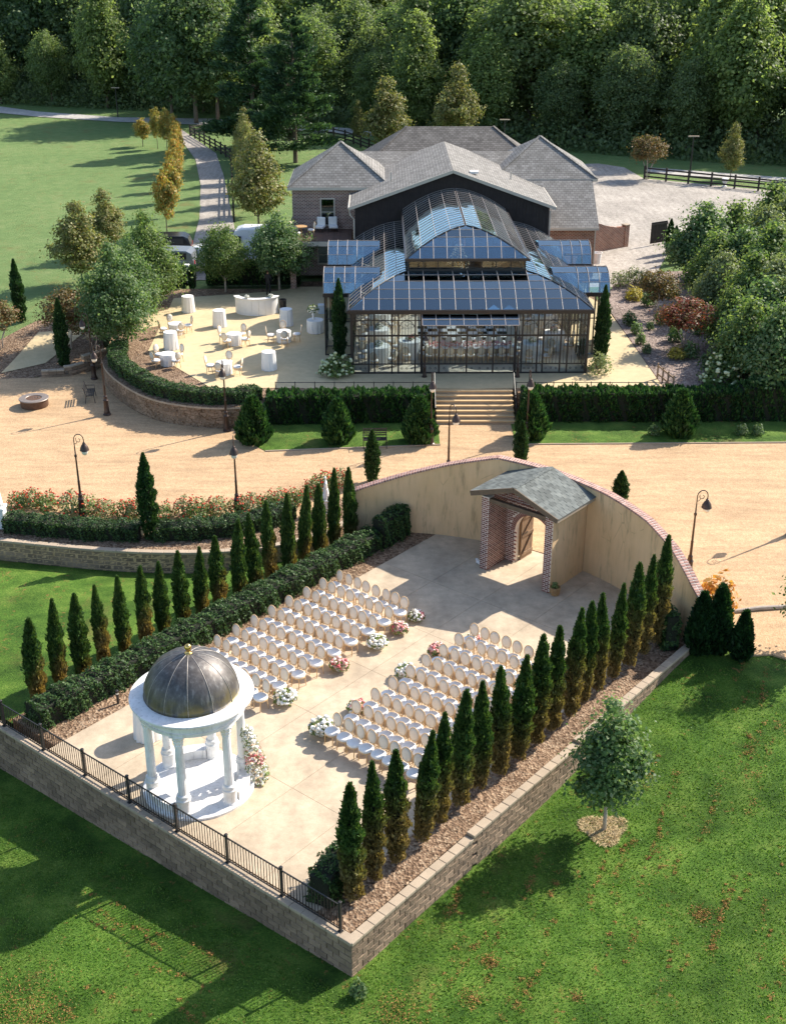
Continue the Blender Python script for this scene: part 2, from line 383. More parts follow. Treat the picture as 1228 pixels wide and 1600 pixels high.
for j in range(len(tb) - 1):       # slabs that end against the curved wall
    e = lambda t: WC[0] + math.sqrt(max(0, (WR + .1) ** 2 - (t - WC[1]) ** 2))
    a, b_ = tb[j] + .006, tb[j + 1] - .006
    far_ = [LW(max(16.3, e(a + (b_ - a) * k / 4) if -12.7 < a else 17.2), a + (b_ - a) * k / 4) for k in range(4, -1, -1)]
    q = [LW(16.206, a), LW(16.206, b_)] + far_
    MB().prism([(p.x, p.y) for p in q], -.006, .004).build('slab', M_PAVE, pv)
# gravel plaza between the stucco wall and the terrace
cw_out = [LW(WC[0] + (WR + .25) * math.cos(R(a)), WC[1] + (WR + .25) * math.sin(R(a))) for a in np.linspace(-43, 38, 28)]
plaza = [p - (p - G(614, 500)) * 0 for p in LWALL[:-1]] + cw_out + [G(1108, 1004), G(1165, 1024), G(1205, 1022), G(1260, 1040), Vector((40, 36, 0)), Vector((60, 57.0, 0)), Vector((60, 57.55, 0))]
plaza += [Vector((8, 57.55, 0)), Vector((8, 60.5, 0)), Vector((1.2, 60.5, 0)), Vector((1.2, 57.5, 0)), Vector((-8, 57.3, 0)), Vector((-8.2, 59.6, 0)), Vector((-11, 61.5, 0)), Vector((-13.5, 65, 0)), Vector((-15, 69, 0)), Vector((-15.5, 71.5, 0)), Vector((-17.3, 70.5, 0)), G(60, 590), G(0, 592), Vector((-40, 68, 0))]
sheet('gravel_plaza', plaza, 0.0, M_GRAVEL, 1.6)
# left lawn, lower than the plaza and level with the hedge
ll = [LW(.14, -14.6), LW(17.2, -14.6)] + [p + Vector((.35, .2, 0)) for p in LWALL[::-1]] + [LW(.14, -40)]
b = MB(); lz = [-.22, -.75] + [-.95] * len(LWALL) + [-.5]
cpt = Vector((0, 0, 0))
for p in ll: cpt += p / len(ll)
cpt = LW(9, -19); cpt.z = -.55
for i in range(len(ll)):
    p, q = ll[i], ll[(i + 1) % len(ll)]; zp, zq = lz[i], lz[(i + 1) % len(ll)]
    b.add([(p.x, p.y, zp), (q.x, q.y, zq), tuple(cpt)], [(0, 1, 2)])
me = b.mesh('lawn_left')
import bmesh
bm = bmesh.new(); bm.from_mesh(me); bmesh.ops.remove_doubles(bm, verts=bm.verts, dist=.001); bmesh.ops.recalc_face_normals(bm, faces=bm.faces)
if sum(f.normal.z for f in bm.faces) < 0: bmesh.ops.reverse_faces(bm, faces=bm.faces)
bm.to_mesh(me); bm.free()
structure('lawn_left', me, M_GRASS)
def left_lawn_z(s): return -.22 - .53 * min(1, max(0, s / 17.2))
# mulch under the roses, above the left retaining wall
inner = [p + (Vector((-4, 62, 0)) - p).normalized() * 2.6 for p in LWALL]
sheet('rose_bed_mulch', [p + (Vector((-4, 62, 0)) - p).normalized() * .2 for p in LWALL] + inner[::-1], .012, M_MULCH)
# grass strips between gravel and hedge
def strip(name, px, z):
    b = sheet(name, [G(*p, z) for p in px], z, M_GRASS); return b
sheet('grass_strip', [(-6.3, 55.7), (2.35, 56.55), (2.35, 59.6), (-7.9, 59.6), (-7.6, 57.2)], .02, M_GRASS)
sheet('grass_strip', [(6.15, 56.6), (60, 57.5), (60, 62), (6.15, 59.7)], .02, M_GRASS)
for a, c in (((-6.3, 55.66), (2.38, 56.5)), ((6.12, 56.55), (45, 57.25))):
    MB().bar((a[0], a[1], .02), (c[0], c[1], .02), .07, .07).build('edging_kerb', M_CAP, None, kind='structure')
# terrace (upper level, 1.2 m above the plaza)
T = 1.2
TWALL = smooth_path([(-17.0, 70.6), (-16.6, 68.2), G(165, 600), G(190, 628), G(240, 655), G(310, 668), G(375, 669), (-6.6, 59.5)], 6)
terr = [(p.x, p.y) for p in TWALL] + [(-6.3, 60.6), (2.1, 60.9), (2.1, 61.4), (6.6, 61.4), (6.6, 60.9), (14.6, 61.0), (14.9, 62.5), (13.2, 84.0), (-6.4, 84.0), (-6.4, 82), (-17, 82)]
sheet('terrace_ground', terr, T - .02, M_MULCH, 1.6)
pts = [G(272, 466, T), G(430, 455, T), (-6.4, 82.5), (12.9, 82.5), (13.05, 80), G(945, 478, T), G(1034, 603, T), (2, 61.45), G(430, 606, T), G(330, 606, T), G(232, 548, T)]
sheet('terrace_paving', [Vector((p[0], p[1], 0)) for p in pts], T, M_TERR)
sheet('terrace_path', [G(272, 505, T), G(300, 478, T) + Vector((-.6, 0, 0)), G(150, 510, T), G(128, 530, T)], T - .008, M_TERR)
sheet('garden_bed', [G(1036, 604, T), G(947, 478, T), G(957, 444, T), G(1040, 424, T), (30, 88), (40, 61), (24, 60.7)], T - .006, M_GARDEN, .6)
# stone path and mulch bed left of the terrace, on the slope
def hz(p): return float(hgt(np.array(p[0]), np.array(p[1])))
def draped(name, pts, m, lift=.03, n=24):
    """polygon draped over the ground as a fine grid"""
    xs = [p[0] for p in pts]; ys = [p[1] for p in pts]; b = MB()
    bm = bmesh.new(); vs = [bm.verts.new((p[0], p[1], 0)) for p in pts]; bm.faces.new(vs)
    for ax, lo, hi in ((0, min(xs), max(xs)), (1, min(ys), max(ys))):
        for k in range(1, n):
            co = [0, 0, 0]; no = [0, 0, 0]; co[ax] = lo + (hi - lo) * k / n; no[ax] = 1
            bmesh.ops.bisect_plane(bm, geom=bm.verts[:] + bm.edges[:] + bm.faces[:], plane_co=co, plane_no=no)
    for v in bm.verts: v.co.z = hz(v.co) + lift
    bmesh.ops.recalc_face_normals(bm, faces=bm.faces)
    if sum(f.normal.z for f in bm.faces) < 0: bmesh.ops.reverse_faces(bm, faces=bm.faces)
    me = bpy.data.meshes.new(name); bm.to_mesh(me); bm.free()
    return structure(name, me, m)
draped('mulch_slope', [G(-60, 600), G(60, 588), G(150, 580), (-17.1, 70), G(150, 502, 1.0), G(60, 502, .9), G(10, 525, .7), G(-60, 560, .3)], M_MULCH, .05)
draped('stone_path', [G(2, 582, .05), G(72, 570, .05), G(140, 512, .9), G(60, 516, .9)], M_TERR, .08)
# gravel drive, car park, farm road
def far_sheet(name, px, m, lift):
    pts = [G(p[0], p[1], 1.0) for p in px]
    return draped(name, pts, m, lift, 10)
far_sheet('gravel_drive', [(255, 436), (470, 436), (455, 385), (372, 385), (362, 330), (350, 275), (338, 240), (312, 222), (280, 200), (255, 196), (262, 210), (290, 228), (306, 250), (314, 290), (312, 340), (300, 385), (250, 400)], M_GREYGRAVEL, .05)
far_sheet('car_park', [(915, 470), (1000, 470), (1040, 400), (1120, 340), (1500, 330), (1500, 305), (1228, 300), (1100, 288), (1005, 279), (975, 262), (935, 256), (840, 258), (780, 300), (780, 420)], M_GREYGRAVEL, .05)
far_sheet('farm_road', [(-400, 160), (0, 167), (60, 175), (185, 184), (330, 186), (600, 205), (760, 214), (760, 221), (600, 214), (330, 196), (185, 191), (60, 183), (0, 177), (-400, 168)], M_ROAD, .07)
far_sheet('farm_road_right', [(1010, 262), (1228, 278), (1600, 300), (1600, 308), (1228, 286), (1010, 270)], M_ROAD, .07)
# hills far off
xs = np.linspace(-2600, 2600, 60); V = []; F = []
for i, x in enumerate(xs):
    top = 26 + 34 * (.5 + .5 * math.sin(x * .004 + 1.2)) + 14 * math.sin(x * .013)
    V += [(x, 1700, -1), (x, 2100, top), (x, 2700, -1)]
for i in range(59):
    for k in range(2): F.append((i * 3 + k, (i + 1) * 3 + k, (i + 1) * 3 + k + 1, i * 3 + k + 1))
structure('hills', np_mesh('hills', V, F, True), M('hill_wood', (.05, .075, .045), .9, .4, .02))
# ================================================================== BLOCK RETAINING WALLS
rng = np.random.default_rng(7); rnd = random.Random(11)
def rough_block(L, D, Hh, seed):
    """split-faced block: x along the wall, y into it (front face at y=0), chamfered and uneven in front"""
    r = random.Random(seed); b = MB(); nx_ = 3; c = .012
    fr = []
    for k, z in enumerate((c, Hh * .5, Hh - c)):
        for i in range(nx_ + 1):
            fr.append((c + (L - 2 * c) * i / nx_, r.uniform(-.010, .004), z))
    vs = fr + [(0, .02, 0), (L, .02, 0), (L, .02, Hh), (0, .02, Hh), (0, D, 0), (L, D, 0), (L, D, Hh), (0, D, Hh)]
    fs = []
    for k in range(2):
        for i in range(nx_): a = k * 4 + i; fs.append((a, a + 1, a + 5, a + 4))
    o = 12
    fs += [(o, o + 1, 3, 2, 1, 0), (o + 1, o + 2, 11, 7, 3), (o + 2, o + 3, 8, 9, 10, 11), (o + 3, o, 0, 4, 8), (o, o + 4, o + 5, o + 1), (o + 1, o + 5, o + 6, o + 2), (o + 2, o + 6, o + 7, o + 3), (o + 3, o + 7, o + 4, o), (o + 4, o + 7, o + 6, o + 5)]
    return b.add(vs, fs).mesh('block')
def walk(path, step):
    """(position, heading, distance) at even steps along a polyline"""
    P = [Vector((p[0], p[1], 0)) for p in path]; out = []; d = 0.0; nxt = 0.0
    tot = sum((P[i + 1] - P[i]).length for i in range(len(P) - 1))
    n = max(1, round(tot / step)); step = tot / n; i = 0; acc = 0.0
    for k in range(n + 1):
        tgt = min(k * step, tot - 1e-6)
        while acc + (P[i + 1] - P[i]).length < tgt: acc += (P[i + 1] - P[i]).length; i += 1
        e = (P[i + 1] - P[i]); out.append((P[i] + e.normalized() * (tgt - acc), math.atan2(e.y, e.x), k * step))
    return out, step
def block_wall(name, label, path, ztop, zbot, L=.42, Hc=.2, D=.28, cap=True, capw=.28, caph=.09, over=.03, top_only=None):
    """path walked with the outer face on the right-hand side"""
    st, L = walk(path, L)
    root = thing(name, label, 'retaining wall', (st[0][0].x, st[0][0].y, zbot(0)))
    base = Vector(root.location)
    vars_ = [rough_block(L - .016, D, Hc - .014, 50 + i) for i in range(4)]
    capm = [MB().bbox(0, L * 1.0 - .008, -over, capw - over, 0, caph, .012).mesh('cap') for _ in range(1)]
    for v in vars_: v.materials.append(M_BLOCK)
    capm[0].materials.append(M_CAP); cnt = 0
    for k in range(len(st) - 1):
        p, a, d = st[k]; a2 = st[k + 1][1]
        hd = math.atan2(st[k + 1][0].y - p.y, st[k + 1][0].x - p.x)
        zt = ztop(d + L / 2) - (caph if cap else 0); zb = zbot(d + L / 2) - .15
        n = int(math.ceil((zt - zb) / Hc))
        for j in range(n):
            off = (L / 2 if j % 2 else 0)
            x = p + Vector((math.cos(hd), math.sin(hd), 0)) * off
            o = link('block', vars_[rnd.randrange(4)], None, root, x - base + Vector((0, 0, zt - (j + 1) * Hc)), (0, 0, hd)); cnt += 1
            if j % 2 and k == len(st) - 2: o.scale.x = .5
            if j % 2 and k == 0: link('block', vars_[rnd.randrange(4)], None, root, p - base + Vector((0, 0, zt - (j + 1) * Hc)), (0, 0, hd), (.5, 1, 1))
        if cap:
            link('cap_stone', capm[0], None, root, p - base + Vector((0, 0, zt + rnd.uniform(0, .006))), (0, 0, hd + rnd.uniform(-.008, .008)))
    return root
def fw(t): return LW(-.15 + .0205 * t if t < 0 else -.15, t)
FRONT = [fw(-19.5), fw(.12)]
RIGHT = [LW(-.15, .12), LW(18.75, .1)]
block_wall('retaining_wall', 'shaded grey block retaining wall under the black railing by the gazebo', FRONT, lambda d: .05, lambda d: -1.1 - .043 * max(0, 19.5 - d), .43)
def rtop(d): return .05 if d < 5.3 else (.15 if d < 10.6 else .24)
block_wall('retaining_wall', 'sunlit stepped block retaining wall beside the lawn and the young maple', RIGHT, rtop, lambda d: -1.1 + .85 * max(0, min(1, (d - 7.5) / 11)), .43)
LW_IN = LWALL
block_wall('retaining_wall', 'long curved block wall below the rose bushes and low hedge', [(p.x, p.y) for p in LWALL[6:]], lambda d: .06, lambda d: -.95, .5, .2)
block_wall('retaining_wall', 'curved block wall under the clipped hedge of the table terrace', [(p.x, p.y) for p in TWALL], lambda d: T - .05, lambda d: 0.0, .42, .2)
block_wall('retaining_wall', 'low grey stepped block wall beside the stone path', [(p.x, p.y) for p in (G(66, 590), G(110, 588), G(172, 570))], lambda d: .42 if d < 1.5 else (.6 if d < 2.6 else 1.0), lambda d: 0.0, .42, .2)
# ================================================================== RAILING
rl = thing('railing', 'black iron railing with thin balusters on the wall by the gazebo', 'railing', fw(-9) + E1 * .14 + Vector((0, 0, .05)))
base = Vector(rl.location); pm = MB().box(-.032, .032, -.032, .032, 0, .95).bbox(-.045, .045, -.045, .045, .95, .985, .012).box(-.06, .06, -.06, .06, 0, .02).mesh('post'); pm.materials.append(M_IRON)
bal = MB().box(-.0085, .0085, -.0085, .0085, .07, .86).mesh('baluster'); bal.materials.append(M_IRON)
ts = [-18.76 + 2.042 * i for i in range(10)]
for i, t in enumerate(ts):
    p = fw(t) + E1 * .15 - base; p.z = 0
    link('post', pm, None, rl, p, (0, 0, -AZ))
    if i < len(ts) - 1:
        q = fw(ts[i + 1]) + E1 * .15 - base; q.z = 0
        for z, hh in ((.86, .034), (.07, .03)):
            MB().bar(p + Vector((0, 0, z)), q + Vector((0, 0, z)), .03, hh).build('rail', M_IRON, rl)
        for k in range(1, 19):
            link('baluster', bal, None, rl, p + (q - p) * (k / 19), (0, 0, -AZ))
# ================================================================== GAZEBO
gz = thing('gazebo', 'white stone domed gazebo with fluted columns and dark metal dome', 'gazebo', LW(1.72, -7.64, .004), -AZ)
MB().lathe([(1.66, 0), (1.66, .07), (1.63, .09)], 48).build('base', M_WHITE, gz, smooth='auto')
def fl(a, z): return 1 - .045 * (0.5 + .5 * math.cos(a * 14))
colr = 1.36
def col_mesh():
    ped = MB().lathe([(.225, 0), (.225, .05), (.20, .08), (.195, .40), (.215, .44), (.225, .50), (.19, .54), (.20, .58), (.185, .64), (.15, .67)], 20).mesh('pedestal', True)
    ped.set_sharp_from_angle(angle=R(35))
    sh = MB().lathe([(.138, .66), (.136, 1.2), (.128, 1.9), (.115, 2.5)], 42, wob=fl).mesh('shaft')
    cp = MB().lathe([(.118, 2.48), (.14, 2.5), (.12, 2.53), (.15, 2.62), (.135, 2.65), (.18, 2.74), (.16, 2.76), (.205, 2.84)], 16, wob=lambda a, z: 1 + .09 * math.cos(a * 8))
    cp.box(-.19, .19, -.19, .19, 2.83, 2.87)
    for b_ in (cp,): b_.v = [(x, y, z * .955) for x, y, z in b_.v]
    sh.transform(Matrix.Diagonal((1.0, 1.0, .957, 1.0)))
    return ped, sh, cp.mesh('capital')
ped, sh, cp = col_mesh()
for me in (ped, sh, cp): me.materials.append(M_WHITE)
angs = [90, 30, -30, -90, -150, 150]
for a in angs:        # angle from the aisle: local y is the aisle, local x the right
    x, y = colr * math.sin(R(a)), colr * math.cos(R(a))
    c = link('column', sh, None, gz, (x, y, .07), (0, 0, -R(a)))
    link('pedestal', ped, None, c); link('capital', cp, None, c)
def ring(r0, r1, z0, z1, a0=0, a1=360, n=64):
    b = MB(); full = abs(a1 - a0) >= 360
    for i in range(n + (0 if full else 1)):
        a = R(a0 + (a1 - a0) * i / n); s_, c_ = math.sin(a), math.cos(a)
        b.v += [(r0 * s_, r0 * c_, z0), (r1 * s_, r1 * c_, z0), (r1 * s_, r1 * c_, z1), (r0 * s_, r0 * c_, z1)]
    m = n if full else n
    for i in range(m):
        p, q = i * 4, ((i + 1) % n if full else i + 1) * 4
        for k in range(4): b.f.append((p + k, q + k, q + (k + 1) % 4, p + (k + 1) % 4))
    if not full: b.f.append((0, 1, 2, 3)); b.f.append((n * 4 + 3, n * 4 + 2, n * 4 + 1, n * 4))
    return b
for a0, a1 in ((40, 80), (-80, -40), (160, 200)):
    ring(1.20, 1.54, .09, .38, a0 - 2, a1 + 2, 10).build('low_wall', M_WHITE, gz)
MB().lathe([(1.20, 2.80), (1.52, 2.80), (1.53, 2.90), (1.49, 2.91), (1.49, 3.12), (1.56, 3.14), (1.60, 3.19), (1.70, 3.23), (1.76, 3.24), (1.79, 3.29), (1.78, 3.33), (1.38, 3.36), (1.20, 3.36), (1.20, 2.80)], 64, cap=False).build('entablature', M_WHITE, gz, smooth='auto')
den = MB()
for k in range(72):
    a = 2 * math.pi * k / 72
    den.box(-.028, .028, 1.50, 1.585, 3.10, 3.15, Matrix.Rotation(a, 4, 'Z'))
den.build('dentils', M_WHITE, gz, kind='stuff')
def dome_mat():
    n = N('dome_metal'); p = n.obj(); z = n.n('ShaderNodeSeparateXYZ', {0: p}).outputs[2]
    st = n.noise(n.mapp(p, (5, 5, .8)), 1.6, 5, .65); bl = n.noise(p, 2.4, 4)
    c = n.ramp(st, [(.3, (.07, .063, .06)), (.55, (.12, .11, .105)), (.75, (.24, .23, .215))])
    pat = n.math('MULTIPLY', n.ramp(bl, [(.45, 0.), (.62, 1.)]), n.n('ShaderNodeMapRange', {0: z, 1: 4.0, 2: 3.4}).outputs[0])
    c = n.mix(n.math('MULTIPLY', pat, .65), c, (.22, .17, .04))
    n.prin(c, n.ramp(bl, [(.3, .42), (.7, .6)]), .6, n.bump(st, .12, .02), .5); return n.m
M_DOME = dome_mat(); M_GOLD = M('gold', (.75, .48, .16), .25, .1, 5, metal=1.0)
prof = [(1.36 * math.cos(a) * (1 + .0 * a), 3.36 + 1.28 * math.sin(a)) for a in np.linspace(0, math.pi / 2 - .03, 16)]
nd = 12
MB().lathe([(1.37, 3.35), (1.38, 3.37)] + prof, 48).build('dome', M_DOME, gz, smooth=True)
rib = MB().tube([(0, r + .004, z) for r, z in prof], .011, 5).mesh('rib', True); rib.materials.append(M('seam_metal', (.34, .31, .28), .45, .2, 6, metal=.6))
for k in range(nd): link('rib', rib, None, gz, (0, 0, 0), (0, 0, 2 * math.pi * (k + .5) / nd))
MB().lathe([(.12, 4.62), (.10, 4.66), (.045, 4.68), (.05, 4.72), (.085, 4.76), (.105, 4.82), (.085, 4.89), (.04, 4.925), (.0, 4.93)], 18).build('finial', M_GOLD, gz, smooth=True)
# ================================================================== CHAIRS
M_CHFR = M('chair_frame_wood', (.66, .46, .26), .5, .1, 8); M_CHPAD = M('ivory_upholstery', (.75, .665, .55), .85, .05, 10, .2, 200); M_SEAT = M('white_seat', (.80, .785, .76), .8, .04, 8)
def oval(rx, rz, y, cz, n=18, tilt=.12, base=.98):
    return [(rx * math.cos(2 * math.pi * k / n), y + (cz + rz * math.sin(2 * math.pi * k / n) - .46) * tilt, cz + rz * math.sin(2 * math.pi * k / n)) for k in range(n)]
def chair_meshes():
    n = 18; cz = .765
    pad = MB(); o1 = oval(.178, .218, .205, cz); o2 = oval(.178, .218, .235, cz); c1 = oval(.09, .11, .19, cz); c2 = oval(.09, .11, .25, cz)
    pad.v = o1 + o2 + c1 + c2
    for k in range(n):
        j = (k + 1) % n
        pad.f += [(k, n + k, n + j, j), (k, j, 2 * n + j, 2 * n + k), (n + j, n + k, 3 * n + k, 3 * n + j)]
    pad.f += [tuple(range(2 * n, 3 * n)), tuple(range(4 * n - 1, 3 * n - 1, -1))]
    fr = MB(); pts = oval(.195, .235, .22, cz, 20); fr.tube(pts + [pts[0]], .017, 5, False)
    seat = MB().lathe([(.225, .425), (.235, .45), (.23, .485), (.20, .505), (.10, .515), (0, .516)], 16, wob=lambda a, z: 1 + .06 * abs(math.sin(2 * a)))
    sf = MB().lathe([(.22, .375), (.232, .38), (.232, .42), (.22, .425)], 16, wob=lambda a, z: 1 + .06 * abs(math.sin(2 * a)))
    leg = MB().tube([(0, 0, .40), (0, 0, .33), (0, 0, 0)], [.021, .023, .012], 6)
    post = MB().tube([(0, 0, .40), (0, .045, .56), (0, .04, .62)], [.018, .017, .014], 5)
    return [x.mesh(nm, True) for x, nm in ((pad, 'backrest'), (fr, 'back_frame'), (seat, 'seat'), (sf, 'seat_frame'), (leg, 'leg'), (post, 'back_post'))]
chm = chair_meshes()
for me, m in zip(chm, (M_CHPAD, M_CHFR, M_SEAT, M_CHFR, M_CHFR, M_CHFR)): me.materials.append(m)
def make_chair():
    r = thing('chair', 'ivory oval back chair', 'chair')          # faces -y
    bk = link('backrest', chm[0], None, r); link('back_frame', chm[1], None, bk)
    link('seat', chm[2], None, r); link('seat_frame', chm[3], None, r)
    for x, y in ((-.17, -.17), (.17, -.17), (-.17, .18), (.17, .18)):
        link('leg', chm[4], None, r, (x, y, 0), (R(8) if y > 0 else R(-4), 0, 0))
    for x in (-.14, .14): link('back_post', chm[5], None, r, (x, .185, 0))
    return r
CH = Proto(make_chair())
for blk, t0, sg, where in (('hedge', -9.1, -1, 'hedge side block'), ('cypress', -5.98, 1, 'arborvitae side block')):
    for row in range(9):
        for k in range(8):
            s = 5.72 + .9 * row + (.1 if blk == 'cypress' else 0); t = t0 + sg * .468 * k
            p = LW(s + rnd.uniform(-.025, .025), t + rnd.uniform(-.02, .02), .004)
            CH.place(p, -AZ + R(rnd.gauss(0, 4)), None, f'ivory chair, {where}, {ORD[row]} row from gazebo, {ORD[k]} from aisle',
                     f'chairs in the block on the {where}')
# ================================================================== FLOWERS
ICO = None
def ico():
    global ICO
    if ICO is None:
        bm = bmesh.new(); bmesh.ops.create_icosphere(bm, subdivisions=1, radius=1.0)
        bm.verts.ensure_lookup_table(); ICO = ([tuple(v.co) for v in bm.verts], [tuple(v.index for v in f.verts) for f in bm.faces]); bm.free()
    return ICO
def blossoms(pts, r, seed):
    q = np.random.default_rng(seed); vs, fs = ico(); vs = np.array(vs); V = []; F = []
    for p in pts:
        rr = r * q.uniform(.7, 1.25); w = vs * rr * q.uniform(.72, 1.12, (len(vs), 1)); w[:, 2] *= .8
        F += [tuple(i + len(V) for i in f) for f in fs]; V += [tuple(x) for x in (w + np.array(p))]
    return np_mesh('blossoms', V, F)
def flower_mat(name, cols, rough=.8):
    n = N(name); isl = n.n('ShaderNodeNewGeometry').outputs['Random Per Island']
    n.prin(n.ramp(isl, [(i / (len(cols) - 1), c) for i, c in enumerate(cols)]), rough, 0, None, .2); return n.m
M_FWHITE = flower_mat('white_petals', [(.80, .78, .70), (.84, .83, .80), (.78, .74, .60), (.82, .80, .76)])
M_FPINK = flower_mat('pink_petals', [(.72, .30, .30), (.80, .48, .45), (.52, .07, .08), (.82, .62, .58), (.78, .42, .30)])
M_FRED = flower_mat('red_petals', [(.60, .05, .025), (.72, .12, .05), (.50, .03, .03), (.75, .25, .16)])
M_FLEAF = leaf_mat('bouquet_leaf', [(.10, .15, .04), (.18, .24, .08), (.25, .30, .12)], .3)
def cards_mesh(name, C, Nn, size, q, aspect=1.6, jit=.5):
    """kite-shaped leaves centred on C, facing Nn"""
    C = np.asarray(C, float); Nn = np.asarray(Nn, float); n = len(C)
    Nn = Nn + q.normal(0, jit, (n, 3)); Nn /= np.linalg.norm(Nn, axis=1, keepdims=True) + 1e-9
    a = q.normal(0, 1, (n, 3)); U = np.cross(Nn, a); U /= np.linalg.norm(U, axis=1, keepdims=True) + 1e-9
    Wv = np.cross(Nn, U); s = np.asarray(size) * q.uniform(.65, 1.35, n); s = s[:, None]
    V = np.stack([C - U * s * aspect * .5, C + Wv * s * .5 + Nn * s * .12, C + U * s * aspect * .5, C - Wv * s * .5 + Nn * s * .12], 1).reshape(-1, 3)
    return np_mesh(name, V, np.arange(4 * n).reshape(n, 4))
def sphere_pts(n, q, rx, ry, rz, cz, lo=.75):
    d = q.normal(0, 1, (n, 3)); d /= np.linalg.norm(d, axis=1, keepdims=True); d[:, 2] = np.abs(d[:, 2]) * 1.0 - .25 * q.random(n)
    rr = q.uniform(lo, 1, (n, 1)); return d * rr * np.array([rx, ry, rz]) + np.array([0, 0, cz]), d
def make_arrangement(seed, main, other, frac, r=.3, h=.42):
    q = np.random.default_rng(seed); root = thing('flower_arrangement', 'flowers', 'flowers')
    p, d = sphere_pts(110, q, r, r, h * .62, h * .42)
    k = int(110 * frac); 
    # the second colour sits together on one side
    order = np.argsort(p[:, 0] + .25 * q.normal(0, r, 110)); p = p[order]
    link('blossoms', blossoms(p[k:], .052, seed), main, root, kind='stuff')
    if k: link('blossoms', blossoms(p[:k], .05, seed + 1), other, root, kind='stuff')
    p2, d2 = sphere_pts(150, q, r * 1.08, r * 1.08, h * .6, h * .38, .8)
    link('leaves', cards_mesh('leaves', p2, d2, .07, q), M_FLEAF, root, kind='stuff')
    link('vase', MB().lathe([(.10, 0), (.13, .05), (.14, .14), (.12, .18)], 12).mesh('vase', True), M_WHITE, root)
    return Proto(root)
FL_W = make_arrangement(21, M_FWHITE, M_FPINK, 0.0); FL_P = make_arrangement(22, M_FWHITE, M_FPINK, .72); FL_M = make_arrangement(24, M_FWHITE, M_FPINK, .3)
for pr, s, t, sc, lab in ((FL_M, 13.45, -8.78, .9, 'white and red flower arrangement by the hedge-side chair row nearest the gate'), (FL_P, 12.35, -8.66, .95, 'pink and white flower arrangement by the second hedge-side row from the gate'),
                          (FL_W, 11.05, -8.62, 1.1, 'round white flower arrangement beside the aisle, seventh hedge-side row'), (FL_P, 9.1, -8.68, 1.0, 'pink flower arrangement beside the aisle, fifth hedge-side row'),
                          (FL_W, 6.45, -8.7, 1.15, 'white flower arrangement at the end of the hedge-side row nearest the gazebo'), (FL_W, 5.95, -6.55, 1.25, 'large white flower arrangement on the aisle, arborvitae-side row nearest the gazebo'),
                          (FL_P, 7.6, -6.52, .95, 'pink flower arrangement beside the aisle, second arborvitae-side row from the gazebo'), (FL_W, 10.2, -6.6, 1.1, 'white flower arrangement beside the aisle, fifth arborvitae-side row'),
                          (FL_P, 12.05, -6.66, 1.0, 'pink flower arrangement beside the aisle, seventh arborvitae-side row'), (FL_M, 13.6, -6.2, .8, 'white and red flower arrangement behind the last arborvitae-side row')):
    pr.place(LW(s, t, .004), rnd.uniform(0, 6.28), sc * 1.15, lab, 'flower arrangements along the aisle')
q = np.random.default_rng(5)   # tall floral column beside the gazebo
fc = thing('floral_column', 'tall cascade of white and pink flowers leaning on a gazebo column', 'flowers', LW(3.02, -6.55, .004), -AZ)
n_ = 330; zz = q.random(n_) ** 1.25 * 1.75; rad = .40 * (1 - zz / 2.6) * np.sqrt(q.uniform(.35, 1, n_)); an = q.uniform(0, 6.28, n_)
pts = np.stack([rad * np.cos(an) - .12 * zz, rad * np.sin(an) + .06 * np.sin(zz * 3), zz + .05], 1)
pk = (np.abs(zz - .75) < .28) & (q.random(n_) < .6)
link('blossoms', blossoms(pts[~pk], .055, 6), M_FWHITE, fc, kind='stuff'); link('blossoms', blossoms(pts[pk], .055, 7), M_FPINK, fc, kind='stuff')
link('leaves', cards_mesh('leaves', pts * [1.12, 1.12, 1], np.stack([np.cos(an), np.sin(an), an * 0 + .4], 1), .09, q), M_FLEAF, fc, kind='stuff')
# ================================================================== TABLES WITH CLOTHS
M_CLOTH = M('white_cloth', (.80, .785, .755), .85, .04, 6)
def cloth_table(r, h, flare, seed):
    root = thing('cloth_table', 'table', 'table'); ph = seed
    MB().lathe([(r, h + .001), (r * .98, h + .012), (0, h + .014)], 40).build('table_top', M_CLOTH, root)
    MB().lathe([(r * flare, .01), (r * (1 + (flare - 1) * .6), h * .45), (r * 1.005, h * .93), (r, h + .001)], 72, cap=False,
               wob=lambda a, z: 1 + .05 * max(0, 1 - z / h) ** .7 * (math.sin(11 * a + ph) + .6 * math.sin(17 * a + 2 * ph))).build('tablecloth', M_CLOTH, root, smooth=True)
    MB().lathe([(.22, 0), (.22, .03), (.035, .06), (.035, h - .02), (.12, h - .01)], 10).build('table_base', M_IRON, root)
    return Proto(root)
TALL = cloth_table(.40, 1.08, 1.12, 1.0); LOW = cloth_table(.48, .74, .95, 2.3)
TALL.place(LW(2.35, -10.75, .004), 0, None, 'tall white-clothed cocktail table between the hedge and the gazebo')
